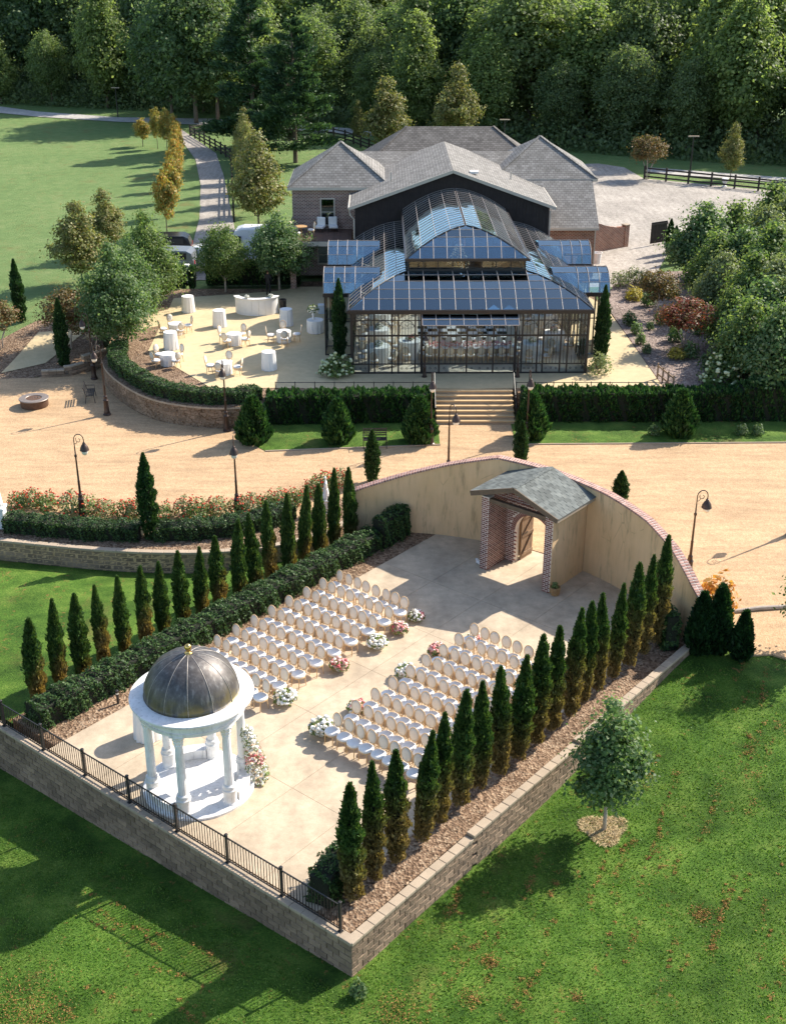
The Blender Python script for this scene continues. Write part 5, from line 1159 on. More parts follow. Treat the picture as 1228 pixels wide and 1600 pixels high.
# front wall: pairs of tall lights with a narrow light between, glazed double doors in the middle
fx = lambda px: (px - 735.5) / 365 * 12.9
ed = [553, 579, 588, 615, 625, 651, 661, 688, 731, 772, 806, 816, 840, 849, 876, 887, 917]
ZT, ZM, ZK = EZ - .2, 2.12, .52
for i, px in enumerate(ed):
    wd = .15 if px in (553, 661, 806, 917) else .085
    MB().box(fx(px) - wd / 2, fx(px) + wd / 2, -.03, .06, 0, ZT).build('post', M_BLACK, gh)
lat = MB()
for i in range(len(ed) - 1):
    x0, x1 = fx(ed[i]) + .05, fx(ed[i + 1]) - .05; w_ = x1 - x0; door = 661 <= ed[i] < 806
    for z0, z1 in ((.06, ZK), (ZK + .05, ZM), (ZM + .06, ZT)): MB().box(x0 + .003, x1 - .003, .008, .018, z0, z1).build('pane', M_FGLASS, gh)
    for z, h_ in ((.0, .08), (ZK, .06), (ZM, .09), (ZT - .42, .04)): MB().box(x0 - .02, x1 + .02, -.012, .04, z, z + h_).build('rail', M_BLACK, gh)
    nv = 4 if w_ > .8 else (3 if w_ > .5 else 1)
    for k in range(1, nv + 1):
        x = x0 + w_ * k / (nv + 1); lat.box(x - .013, x + .013, -.004, .022, ZK + .05, ZM); lat.box(x - .013, x + .013, -.004, .022, ZM + .06, ZT - .05)
    if w_ > .5:     # curved tracery in the top light
        cx_, r_ = (x0 + x1) / 2, w_ / 2 - .02; zb = ZT - .42 - r_ * .9
        lat.tube([(cx_ + r_ * math.cos(t_), .005, zb + r_ * .9 * math.sin(t_)) for t_ in np.linspace(0, math.pi, 13)], .014, 4)
        for s2 in (-1, 1): lat.tube([(cx_ + s2 * r_ * .5 + r_ * .5 * math.cos(t_), .005, zb + r_ * .45 * math.sin(t_)) for t_ in np.linspace(0, math.pi, 9)], .01, 4)
        lat.tube([(cx_ + .14 * math.cos(t_), .005, ZT - .22 + .14 * math.sin(t_)) for t_ in np.linspace(0, 6.283, 13)], .01, 4)
        for k in range(3): xk = x0 + w_ * (k + .5) / 3; lat.tube([(xk + .05 * math.cos(t_), .005, .3 + .05 * math.sin(t_)) for t_ in np.linspace(0, 6.283, 9)], .012, 4)
lat.build('tracery', M_BLACK, gh, kind='stuff')
for x in (fx(694), fx(725), fx(737), fx(766)): MB().tube([(x, -.06, .85), (x, -.06, 1.35)], .014, 6).build('door_handle', M_GOLD, gh)
# glass canopy over the doors
y_ = -.95; cx0, cx1 = fx(661), fx(808); cp_ = MB(); nc = 7
for j in range(nc):
    xa, xb = cx0 + (cx1 - cx0) * j / nc, cx0 + (cx1 - cx0) * (j + 1) / nc
    for k in range(2): gslab([(xa, y_ + .45 * k, 3.0 + .2 * k), (xb, y_ + .45 * k, 3.0 + .2 * k), (xb, y_ + .45 * (k + 1), 3.0 + .2 * (k + 1)), (xa, y_ + .45 * (k + 1), 3.0 + .2 * (k + 1))], name='canopy_pane')
for j in range(nc + 1): x = cx0 + (cx1 - cx0) * j / nc; cp_.bar((x, y_, 3.02), (x, -.04, 3.43), .03, .04)
for k in range(3): cp_.bar((cx0, y_ + .45 * k, 3.015 + .2 * k), (cx1, y_ + .45 * k, 3.015 + .2 * k), .03, .03)
for x in (cx0 + .1, cx1 - .1): cp_.tube([(x, -.04, 2.4), (x, -.3, 2.75), (x, y_ + .1, 3.0)], .02, 5)
cp_.build('canopy_frame', M_BAR, gh)
# side walls and the four vaulted bays
for sg in (-1, 1):
    for k in range(15):
        yy = .1 + (GLEN - .2) * k / 14; MB().box(sg * HW - .04, sg * HW + .04, yy - .04, yy + .04, 0, ZT).build('post', M_BLACK, gh)
    for a, b_ in ((.15, 3.3), (6.35, 10.0), (13.1, GLEN - .05)):
        MB().box(sg * HW - .006, sg * HW + .006, a, b_, .06, ZT).build('side_glass', M_FGLASS, gh)
        for z in (.0, ZK, ZM): MB().box(sg * HW - .03, sg * HW + .03, a, b_, z, z + .06).build('rail', M_BLACK, gh)
    for ya, yb in ((3.35, 6.3), (10.0, 13.05)):
        bay = MB().box(min(sg * 8.12, sg * 6.6), max(sg * 8.12, sg * 6.6), ya - .08, ya + .02, EZ - .2, EZ).box(sg * 8.06 - .06, sg * 8.06 + .06, ya + .02, yb - .02, EZ - .2, EZ).box(min(sg * 8.12, sg * 6.6), max(sg * 8.12, sg * 6.6), yb - .02, yb + .08, EZ - .2, EZ).build('bay', M_BLACK, gh)
        bars = MB(); ym = (ya + yb) / 2; hy = (yb - ya) / 2; tt = [math.pi * i / 6 for i in range(7)]
        xo = [8.08, 7.5, 6.9, 6.3, 5.6, 4.9]
        for i in range(6):
            for j in range(5):
                xa, xb = sg * xo[j], sg * xo[j + 1]
                q_ = [(xa, ym - hy * math.cos(tt[i]), EZ + 1.12 * math.sin(tt[i])), (xb, ym - hy * math.cos(tt[i]), EZ + 1.12 * math.sin(tt[i])), (xb, ym - hy * math.cos(tt[i + 1]), EZ + 1.12 * math.sin(tt[i + 1])), (xa, ym - hy * math.cos(tt[i + 1]), EZ + 1.12 * math.sin(tt[i + 1]))]
                zl = LOWER.z(max(0, min(1, (6.62 - abs(xb)) / 3.32)))
                if max(q_[0][2], q_[2][2]) < zl - .12: continue
                gslab(q_ if sg < 0 else q_[::-1], parent=bay)
            bars.tube([(sg * 8.08, ym - hy * math.cos(tt[i]), EZ + 1.12 * math.sin(tt[i]) + .012), (sg * (5.0 if 1 < i < 5 else 6.5), ym - hy * math.cos(tt[i]), EZ + 1.12 * math.sin(tt[i]) + .012)], .014, 4)
        for j in range(4): bars.tube([(sg * xo[j], ym - hy * math.cos(t_), EZ + 1.12 * math.sin(t_) + .014) for t_ in np.linspace(0, math.pi, 13)], .018, 4)
        bars.build('vault_bars', M_BAR, bay)
        MB().ext([(ym - hy * math.cos(t_), EZ + 1.1 * math.sin(t_)) for t_ in np.linspace(0, math.pi, 13)], sg * 8.05 - .005, sg * 8.05 + .005, Matrix(((0, 1, 0, 0), (1, 0, 0, 0), (0, 0, 1, 0), (0, 0, 0, 1)))).build('end_glass', M_FGLASS, bay)
        for x, y in ((8.02, ya), (7.3, ya), (8.02, ym), (8.02, yb), (7.3, yb)): MB().box(sg * x - .04, sg * x + .04, y - .04, y + .04, 0, ZT).build('bay_post', M_BLACK, bay)
        MB().box(min(sg * 8.02, sg * 6.5), max(sg * 8.02, sg * 6.5), ya - .006, ya + .006, .06, ZT).box(sg * 8.02 - .006, sg * 8.02 + .006, ya + .05, yb - .05, .06, ZT).build('bay_glass', M_FGLASS, bay)
        for z in (0, ZK, ZM): MB().box(min(sg * 8.02, sg * 6.5), max(sg * 8.02, sg * 6.5), ya - .025, ya + .025, z, z + .05).box(sg * 8.02 - .025, sg * 8.02 + .025, ya + .05, yb - .05, z, z + .05).build('bay_rail', M_BLACK, bay)
# inside: stone floor, chequered dance floor, round tables with chairs, chandeliers
def GW(x, y, z=0): c_, s_ = math.cos(GYAW), math.sin(GYAW); return Vector((GX + x * c_ - y * s_, GY0 + x * s_ + y * c_, T + z))
sheet('glasshouse_floor', [GW(-6.4, .06), GW(6.4, .06), GW(6.4, GLEN - .1), GW(-6.4, GLEN - .1)], T + .008, M('floor_stone', (.62, .53, .42), .5, .15, 2))
df = thing('dance_floor', 'black and white chequered dance floor inside the glasshouse', 'dance floor', GW(.1, 6.3, .012), GYAW)
tm = [MB().box(.003, .597, .003, .597, 0, .02).mesh('tile') for _ in range(2)]; tm[0].materials.append(M('black_tile', (.02, .02, .02), .25, .2)); tm[1].materials.append(M('white_tile', (.78, .77, .75), .25, .05))
for i in range(9):
    for j in range(9): link('tile', tm[(i + j) % 2], None, df, (-2.7 + .6 * i, -2.7 + .6 * j, 0))
k = 0
for x, y in ((-5.0, 1.9), (-3.2, 2.9), (3.7, 2.4), (5.2, 4.4), (-5.0, 5.2), (-4.9, 8.6), (5.0, 8.2), (-3.0, 12.4), (0, 13.2), (3.0, 12.4), (5.0, 12.0), (-5.0, 12.6)):
    LOW.place(GW(x, y, .01), x, 1.35, f'round dining table inside the glasshouse, {ORD[k]} of those around the dance floor', 'dining tables in the glasshouse')
    (FL_P if k % 2 else FL_W).place(GW(x, y, 1.01), x, .8, 'flower centrepiece on a dining table in the glasshouse', 'centrepieces in the glasshouse')
    for c in range(6):
        a = c * math.pi / 3 + .3; CH.place(GW(x + 1.02 * math.cos(a), y + 1.02 * math.sin(a), .01), a - math.pi / 2 + GYAW, None, 'ivory oval-back chair at a dining table in the glasshouse', 'chairs in the glasshouse')
    k += 1
lt = thing('banquet_table', 'long banquet table with flowers behind the glasshouse doors', 'table', GW(.2, 2.6, .01), GYAW)
MB().bbox(-2.6, 2.6, -.45, .45, .72, .75, .01).build('table_top', M_CLOTH, lt); MB().box(-2.58, 2.58, -.44, .44, .02, .72).build('tablecloth', M('taupe_cloth', (.36, .28, .22), .85, .12, 5), lt)
q = np.random.default_rng(8); p_ = np.stack([q.uniform(-2.4, 2.4, 260), q.normal(0, .16, 260), .78 + .22 * q.random(260)], 1); gar = link('table_garland', blossoms(p_, .06, 4), M_FPINK, None, GW(.2, 2.6, .01), (0, 0, GYAW)); tag(gar, 'long low garland of flowers on the banquet table', 'flowers')
for c in range(9):
    for sd in (-1, 1): CH.place(GW(.2 - 2.3 + .575 * c, 2.6 + sd * .75, .01), (0 if sd > 0 else math.pi) + GYAW, None, 'ivory oval-back chair at the long banquet table', 'chairs at the banquet table')
M_CRYS = M('crystal', (.75, .66, .50), .15, .2, 10, metal=.6)
for y in (6.2, 11.5):
    c_ = thing('chandelier', 'tiered crystal chandelier under the glasshouse lantern' + (', nearer the doors' if y < 7 else ', deeper inside'), 'chandelier', GW(0, y, 4.1), GYAW)
    an = q.uniform(0, 6.28, 200); zz = q.random(200); rr = .75 * (1 - zz * .75); link('crystals', blossoms(np.stack([rr * np.cos(an), rr * np.sin(an), zz * 1.3 - .9], 1), .035, int(y)), M_CRYS, c_, kind='stuff')
    MB().tube([(0, 0, -.9), (0, 0, 2.5)], .015, 5).build('rod', M_GOLD, c_)
    for z, r_ in ((-.8, .72), (-.35, .5), (.1, .3)): MB().tube([(r_ * math.cos(a), r_ * math.sin(a), z) for a in np.linspace(0, 6.283, 21)], .02, 5).build('hoop', M_GOLD, c_)
# ================================================================== HOUSE
M_HBRICK = brick_mat('house_brick', (.12, .055, .045), (.25, .13, .105), (.50, .42, .37), .26, .095, .018, 'sz'); M_RBRICK = brick_mat('red_brick', (.20, .065, .035), (.34, .13, .07), (.52, .42, .34), .26, .095, .016, 'sz')
def shingle_mat(name, c1, c2, vec): return brick_mat(name, c1, c2, mul(c1, .45), .3, .19, .012, vec, .9, .012)
M_SH1 = shingle_mat('roof_shingle_front', (.195, .185, .17), (.275, .262, .245), 'xy'); M_SH2 = shingle_mat('roof_shingle_side', (.195, .185, .17), (.275, .262, .245), 'yx'); M_SH3 = shingle_mat('roof_shingle_dark', (.12, .11, .10), (.19, .175, .16), 'xy')
M_TRIM = M('fascia_trim', (.52, .47, .40), .7, .08, 4)
def siding():
    n = N('black_siding'); p = n.obj(); x = n.n('ShaderNodeSeparateXYZ', {0: p}).outputs[0]; wv = n.math('FRACT', n.math('MULTIPLY', x, 4.5))
    bd = n.ramp(wv, [(.0, 0.), (.06, 1.), (.94, 1.), (1., 0.)]); n.prin(n.ramp(n.noise(p, 3, 4), [(.3, (.018, .014, .014)), (.7, (.032, .024, .023))]), .65, 0, n.bump(bd, .7, .02), .3); return n.m
hs_ = thing('house', 'brick house with grey shingle roofs and black gable behind the glasshouse', 'house', (3.9, 81.05, T), GYAW)
def roof(pts, m=None, name='roof', th=.14, trim=True):
    b = MB().slab(pts, th); o = b.build(name, m or M_SH1, hs_)
    return o
GHW, GEZ, GPZ = 6.42, 5.86, 8.12
MB().ext([(-GHW, 0), (GHW, 0), (GHW, GEZ - .05), (0, GPZ - .18), (-GHW, GEZ - .05)], 0, .25).build('gable_wall', siding(), hs_)
MB().box(-GHW, GHW, .25, 12, 0, GEZ - .1).build('main_wall', M_HBRICK, hs_)
ov = .3; dz = (GPZ - GEZ) / GHW * .35
for sg in (-1, 1):
    q_ = [(0, -ov, GPZ), (0, 12.2, GPZ), (sg * (GHW + .35), 12.2, GEZ - dz), (sg * (GHW + .35), -ov, GEZ - dz)]
    roof(q_ if sg < 0 else q_[::-1], M_SH2)
    MB().bar((0, -ov - .02, GPZ - .06), (sg * (GHW + .37), -ov - .02, GEZ - dz - .06), .05, .2).build('fascia', M_TRIM, hs_)
    MB().tube([(sg * (GHW + .4), -ov, GEZ - dz - .05), (sg * (GHW + .4), 8, GEZ - dz - .05)], .07, 6).build('gutter', M_TRIM, hs_)
MB().tube([(-GHW - .36, -.25, GEZ - dz - .1), (-GHW - .3, -.15, GEZ - dz - .5), (-GHW - .05, -.06, GEZ - dz - .8), (-GHW - .05, -.06, .1)], .05, 6).build('downspout', M_TRIM, hs_)
MB().tube([(GHW + .05, -.06, GEZ - .4), (GHW + .05, -.06, .1)], .05, 6).build('downspout', M_TRIM, hs_)
def hip(cx_, cy_, hx, hy, ez, pz, mf=None, ms=None, rx=0.0, wall=True, brick=None):
    """hipped block: half sizes hx, hy, eave ez, ridge pz, ridge half length rx along x"""
    e = .28; X0, X1, Y0, Y1 = cx_ - hx - e, cx_ + hx + e, cy_ - hy - e, cy_ + hy + e
    a, b_ = (cx_ - rx, cy_, pz), (cx_ + rx, cy_, pz)
    ft = [(X0, Y0, ez), (X1, Y0, ez), b_, a] if rx else [(X0, Y0, ez), (X1, Y0, ez), a]
    roof(ft, mf or M_SH1); roof([(X1, Y0, ez), (X1, Y1, ez), b_], ms or M_SH2); roof([(X0, Y1, ez), (X0, Y0, ez), a], ms or M_SH2)
    roof([(X1, Y1, ez), (X0, Y1, ez), a, b_] if rx else [(X1, Y1, ez), (X0, Y1, ez), a], mf or M_SH1)
    if wall: MB().box(cx_ - hx, cx_ + hx, cy_ - hy, cy_ + hy, 0, ez - .1).build('wing_wall', brick or M_HBRICK, hs_)
    MB().box(X0, X1, Y0 - .02, Y0 + .02, ez - .2, ez - .01).box(X0 - .02, X0 + .02, Y0 + .02, Y1, ez - .2, ez - .01).box(X1 - .02, X1 + .02, Y0 + .02, Y1, ez - .2, ez - .01).build('eave_trim', M_TRIM, hs_)
    for c0, c1 in (((X0, Y0, ez + .03), a), ((X1, Y0, ez + .03), b_)): MB().bar((c0[0], c0[1], c0[2]), (c1[0], c1[1], c1[2] + .03), .2, .04).build('hip_cap', ms or M_SH2, hs_)
hip(-7.5, 8.1, 3.35, 3.4, 6.2, 8.72)                        # left wing
hip(7.0, 11.3, 3.5, 3.5, 6.2, 8.62)                          # right wing
hip(.75, 18.0, 6.6, 3.9, 5.9, 8.4, M_SH3, M_SH3, 3.4)         # rear block
for dy in (-1, 1):
    q_ = [(-7.0, 12, 7.45), (7.0, 12, 7.45), (7.0, 12 + dy * 3.4, 5.9), (-7.0, 12 + dy * 3.4, 5.9)]; roof(q_[::-1] if dy < 0 else q_, M_SH1)
MB().box(-4.5, 4.5, 9, 15, 0, 5.8).build('link_wall', M_HBRICK, hs_)
# right front addition with the long slope
roof([(5.4, 3.4, 3.6), (10.4, 3.4, 3.6), (10.4, 7.75, 6.3), (5.4, 7.75, 6.3)], M_SH1); MB().box(5.5, 10.2, 3.75, 7.8, 0, 3.55).build('front_wall', M_RBRICK, hs_)
MB().box(5.4, 10.4, 3.36, 3.42, 3.42, 3.6).build('fascia', M_TRIM, hs_); MB().tube([(10.2, 3.68, 3.5), (10.2, 3.68, .1)], .05, 6).build('downspout', M_TRIM, hs_)
for x, y, z in ((-8.3, 6.9, 7.45), (-4.0, 4.2, 7.02), (4.3, 5.0, 6.9)): MB().tube([(x, y, z - .3), (x, y, z + .25)], .05, 6).build('vent_pipe', M_TRIM, hs_)
MB().box(1.2, 1.75, 1.2, 1.7, 7.66, 7.8).build('skylight', M_WHITE, hs_)
# window over the deck, deck, carport below
def window(x, y, z, w_, h_, nm='window'):
    f = MB().box(x - w_ / 2 - .09, x - w_ / 2, y - .07, y + .02, z - .09, z + h_ + .09).box(x + w_ / 2, x + w_ / 2 + .09, y - .07, y + .02, z - .09, z + h_ + .09).box(x - w_ / 2, x + w_ / 2, y - .07, y + .02, z + h_, z + h_ + .09).box(x - w_ / 2, x + w_ / 2, y - .09, y + .02, z - .09, z).build(nm, M_TRIM, hs_)
    MB().box(x - w_ / 2, x + w_ / 2, y - .03, y - .02, z, z + h_).build('pane', glass_mat('window_glass_' + str(len(MATS)), (.1, .12, .13), .12), f); MB().box(x - w_ / 2, x + w_ / 2, y - .05, y - .03, z + h_ * .5 - .02, z + h_ * .5 + .02).build('meeting_rail', M_TRIM, f)
window(-8.4, 4.68, 3.6, .85, 1.75); window(-8.6, 4.68, .9, 1.0, 1.2)
dk = thing('roof_deck', 'raised timber deck on brick posts beside the black gable', 'deck', (-6.0, 81.9, T), GYAW); dm = MB().box(0, .135, 0, 3.9, 0, .04).mesh('deck_board'); dm.materials.append(M('deck_board_wood', (.16, .10, .075), .8, .25, 6, island=.3))
for k in range(29): link('deck_board', dm, None, dk, (-.95 + k * .143, 0, 3.25))
MB().box(-1.05, 3.2, -.1, .06, 2.95, 3.24).box(-1.05, -.9, .06, 3.9, 2.95, 3.24).build('beam', M_TRIM, dk); MB().box(-1.0, -.62, .1, .48, 0, 2.95).build('brick_post', M_HBRICK, dk)
rlm = MB().box(-1.0, -.95, 0, 3.8, 4.1, 4.16)
for k in range(20): rlm.box(-.99, -.97, .1 + k * .19, .12 + k * .19, 3.3, 4.1)
rlm.build('guard_rail', M_IRON, dk)
def lounge(x, y, rz, lab):
    r_ = thing('deck_chair', lab, 'chair', Vector((-6.0 + x, 81.9 + y, T + 3.29)), rz); MB().bbox(-.3, .3, -.35, .3, .28, .42, .03).build('seat', M_CLOTH, r_); MB().bbox(-.3, .3, .22, .34, .38, .95, .03).build('backrest', M_CLOTH, r_)
    for a in (-.27, .27):
        for b_ in (-.3, .3): MB().box(a - .02, a + .02, b_ - .02, b_ + .02, 0, .3).build('leg', M_IRON, r_)
lounge(.95, 2.9, R(-15), 'white cushioned chair on the roof deck below the window'); lounge(1.85, 3.0, R(8), 'white cushioned chair on the roof deck next to the black gable')
tb_ = thing('deck_table', 'small round wooden table on the roof deck', 'table', Vector((-6.25, 83.1, T + 3.29))); MB().lathe([(.42, .70), (.42, .74)], 18).build('table_top', M_WICK, tb_); MB().lathe([(.2, 0), (.04, .1), (.04, .7)], 8).build('pedestal', M_WICK, tb_)
for k, a in enumerate((.4, 2.5, 4.4)): CH.place(Vector((-6.25 + .72 * math.cos(a), 83.1 + .72 * math.sin(a), T + 3.29)), a - math.pi / 2, .95, 'wooden chair at the round table on the roof deck', 'chairs on the roof deck')
# steps up to the terrace
stp = thing('terrace_steps', 'broad tan stone steps up to the glasshouse terrace', 'steps', (4.3, 59.4, 0)); nst = 7
for k in range(nst):
    MB().bbox(-2.02, 2.02, .3 * k, .3 * k + .5, T / nst * k + .0, T / nst * (k + 1) - .05, .005).build('riser', M_CAP, stp); MB().bbox(-2.05, 2.05, .3 * k - .03, .3 * k + .36, T / nst * (k + 1) - .05, T / nst * (k + 1), .012).build('tread', M_STEP, stp)
for sg in (-1, 1):
    r_ = MB().tube([(sg * 2.1, 0, .9), (sg * 2.1, 2.1, 2.1)], .02, 6)
    for k in range(5): r_.tube([(sg * 2.1, .5 * k, .22 * k), (sg * 2.1, .5 * k, .9 + .285 * k)], .014, 5)
    r_.build('handrail', M_IRON, stp)
for x0_, x1_ in ((-6.2, 2.1), (6.5, 14.4)):
    r_ = thing('terrace_railing', 'thin black railing on the terrace edge ' + ('left' if x0_ < 0 else 'right') + ' of the steps', 'railing', (x0_, 60.95, T)); w_ = x1_ - x0_
    MB().bar((0, 0, .55), (w_, 0, .55), .03, .03).build('rail', M_IRON, r_)
    for k in range(9): MB().box(w_ * k / 8 - .02, w_ * k / 8 + .02, -.02, .02, -.05, .6).build('post', M_IRON, r_)
# ================================================================== LAMP POSTS
M_GLOBE = M('milk_glass', (.80, .74, .62), .3, .05, 5)
def lamp():
    r = thing('lamp_post', 'x', 'lamp post')          # lamp hangs on the +x side
    MB().lathe([(.20, 0), (.20, .06), (.15, .10), (.16, .16), (.135, .22), (.12, .75), (.14, .80), (.10, .86), (.085, .95), (.095, 1.0), (.06, 1.06)], 12).build('pedestal', M_BRONZE, r, smooth='auto')
    MB().lathe([(.055, 1.05), (.05, 1.6), (.06, 1.62), (.045, 1.66), (.035, 2.7), (.06, 2.74), (.06, 2.80), (.03, 2.84), (.024, 3.2)], 10).build('post', M_BRONZE, r, smooth='auto')
    sc = [(0, 0, 3.1)] + [(.2 - .2 * math.cos(a), 0, 3.5 + .24 * math.sin(a)) for a in np.linspace(0, math.pi * 1.0, 12)] + [(.4, 0, 3.38)]
    b = MB().tube(sc, .02, 6)
    b.tube([(.2 + (.13 - .012 * k) * math.cos(.6 * k + 2.6), 0, 3.5 + (.15 - .013 * k) * math.sin(.6 * k + 2.6)) for k in range(10)], .013, 5); b.tube([(0, 0, 3.3), (.09, 0, 3.33), (.13, 0, 3.40)], .012, 5)
    b.build('scroll_arm', M_BRONZE, r)
    MB().lathe([(.015, 3.44), (.03, 3.38), (.06, 3.36), (.07, 3.30), (.11, 3.26), (.17, 3.14), (.185, 3.06), (.20, 3.03), (.16, 3.0)], 14, (.4, 0, 0)).build('lamp_shade', M_BRONZE, r, smooth='auto')
    MB().lathe([(.13, 3.01), (.14, 2.95), (.11, 2.86), (.05, 2.81), (0, 2.80)], 12, (.4, 0, 0)).build('globe', M_GLOBE, r, smooth=True)
    return Proto(r)
LP = lamp()
for px, py, z, rz, lab in ((130, 806, 0, 0, 'bronze scroll lamp post among the roses next to the white statue'), (372, 806, 0, -1.45, 'bronze lamp post among the roses behind the arborvitae row'), (168, 648, 0, 2.9, 'bronze lamp post at the foot of the curved terrace wall by the bench'), (148, 592, 0, 2.8, 'bronze lamp post between the bench and the low stepped wall'),
                           (355, 673, 0, -1.6, 'bronze lamp post at the end of the curved terrace wall'), (673, 694, 0, -1.5, 'bronze lamp post at the foot of the steps'), (700, 752, 0, -.8, 'bronze lamp post just behind the curved stucco wall'), (1074, 905, 0, .1, 'bronze scroll lamp post behind the end of the curved stucco wall'), (1235, 835, 0, 2.0, 'bronze lamp post at the right edge of the gravel plaza'), (663, 589, T, -1.4, 'bronze lamp post left of the glasshouse doors'), (808, 589, T, -1.6, 'bronze lamp post right of the glasshouse doors'), (822, 690, 0, -1.5, 'slim lamp post beside the thuja right of the steps')):
    g = G(px, py, z); k = .72 if z == T else 1.03; LP.place((g.x, g.y, z), rz, k, lab, 'bronze lamp posts')
# ================================================================== STATUES
def statue(px, py, lab, hh=2.6):
    g = G(px, py, 0); r = thing('statue', lab, 'statue', (g.x, g.y, 0), R(-90)); k = hh / 2.6
    MB().bbox(-.32 * k, .32 * k, -.32 * k, .32 * k, 0, .12 * k, .02).bbox(-.26 * k, .26 * k, -.26 * k, .26 * k, .12 * k, .85 * k, .02).bbox(-.31 * k, .31 * k, -.31 * k, .31 * k, .85 * k, .95 * k, .02).build('pedestal', M_WHITE, r)
    me = bpy.data.meshes.new('figure')
    V = [(0, 0, 1.0), (0, .01, 1.35), (.01, .0, 1.65), (0, 0, 1.95), (0, 0, 2.18), (0, .01, 2.3), (0, -.02, 2.45), (0, -.03, 2.55), (.19, 0, 2.14), (.24, -.04, 1.85), (.10, -.2, 1.72), (-.19, 0, 2.14), (-.25, .02, 1.84), (-.22, -.08, 1.6)]
    E_ = [(0, 1), (1, 2), (2, 3), (3, 4), (4, 5), (5, 6), (6, 7), (4, 8), (8, 9), (9, 10), (4, 11), (11, 12), (12, 13)]; Rd = [.2, .19, .16, .145, .15, .055, .105, .09, .065, .05, .04, .065, .05, .04]
    me.from_pydata([(x * k, y * k, z * k) for x, y, z in V], E_, []); o = link('figure', me, M_WHITE, r)
    mod = o.modifiers.new('skin', 'SKIN'); sv = me.skin_vertices[0].data
    for i, rr in enumerate(Rd): sv[i].radius = (rr * k, rr * k * .85)
    sv[0].use_root = True
    o.modifiers.new('sub', 'SUBSURF').render_levels = 2; o.modifiers['sub'].levels = 2
    fold = MB().lathe([(.22, .95), (.21, 1.15), (.18, 1.45), (.165, 1.62), (.15, 1.68)], 40, wob=lambda a, z: 1 + .10 * math.sin(9 * a) * max(0, 1.9 - z))
    fold.v = [(x * k, y * k, z * k) for x, y, z in fold.v]; fold.build('robe', M_WHITE, r, smooth=True)
statue(2, 822, 'white robed statue on a pedestal at the left end of the low hedge'); statue(510, 800, 'white robed statue on a pedestal behind the arborvitae by the stucco wall', 1.75)
# ================================================================== FIRE PIT, BENCHES
g = G(55, 634, 0); fp = thing('fire_pit', 'round rusty-brown fire pit with a pale rim on the gravel', 'fire pit', (g.x, g.y, 0))
MB().lathe([(.72, 0), (.74, .05), (.74, .44)], 32).build('bowl', M('rust_steel', (.13, .075, .05), .7, .3, 4, metal=.3), fp, smooth='auto'); MB().lathe([(.42, .30), (.42, .45), (.44, .47), (.78, .47), (.80, .45), (.80, .42), (.74, .42)], 32, cap=False).build('rim', M('pale_steel', (.26, .215, .185), .5, .12, 4, metal=.4), fp, smooth='auto')
q = np.random.default_rng(2); link('lava_rocks', blossoms(np.stack([q.uniform(-.3, .3, 40), q.uniform(-.3, .3, 40), .36 + .06 * q.random(40)], 1), .07, 3), M('lava_rock', (.10, .08, .07), .95, .3, 8), fp, kind='stuff')
def bench(px, py, rz, lab):
    g = G(px, py, 0); r = thing('park_bench', lab, 'bench', (g.x, g.y, .02), rz)
    for k in range(5): MB().box(-.6, .6, -.22 + .09 * k, -.15 + .09 * k, .42, .45).build('seat_slat', M_IRON, r)
    for k in range(4): MB().bar((-.6, .25 + .02 * k, .55 + .1 * k), (.6, .25 + .02 * k, .55 + .1 * k), .02, .065).build('back_slat', M_IRON, r)
    for x in (-.57, .57):
        MB().tube([(x, -.25, 0), (x, -.2, .42), (x, .2, .42), (x, .33, .9)], .022, 5).tube([(x, .2, .42), (x, .28, 0)], .022, 5).tube([(x, -.2, .42), (x, -.22, .64), (x, .25, .66)], .018, 5).build('side_frame', M_IRON, r)
bench(143, 625, R(100), 'black iron bench facing the fire pit below the terrace wall'); bench(586, 699, R(2), 'small black iron bench on the grass strip before the thuja hedge'); bench(1240, 640, R(5), 'black iron bench at the far right of the tall hedge')
# ================================================================== TERRACE FURNITURE
for i, (px, py, lab) in enumerate(((295, 487, 'tall cocktail table nearest the bed and the maples'), (344, 510, 'tall cocktail table in front of the curved bar'), (448, 508, 'tall cocktail table between the bar and the glasshouse'), (421, 577, 'tall cocktail table nearest the tall hedge'), (268, 545, 'tall cocktail table beside two seated tables'))):
    g = G(px, py, T); TALL.place((g.x, g.y, T), i, .95, 'white-clothed ' + lab + ' on the terrace', 'cocktail tables on the terrace')
for i, (px, py) in enumerate(((276, 522), (263, 570), (367, 538), (351, 584), (444, 534))):
    g = G(px, py, T); nm = ['nearest the brown mulch bed', 'close to the curved hedge', 'in the middle of the terrace', 'nearest the terrace lamp', 'nearest the glasshouse'][i]
    LOW.place((g.x, g.y, T), i, .9, f'low white-clothed round table {nm}', 'low tables on the terrace')
    for k in range(4):
        a = .5 + k * math.pi / 2 + i * .3; CH.place((g.x + .78 * math.cos(a), g.y + .78 * math.sin(a), T), a - math.pi / 2, None, f'ivory oval-back chair at the low table {nm}', 'chairs on the terrace')
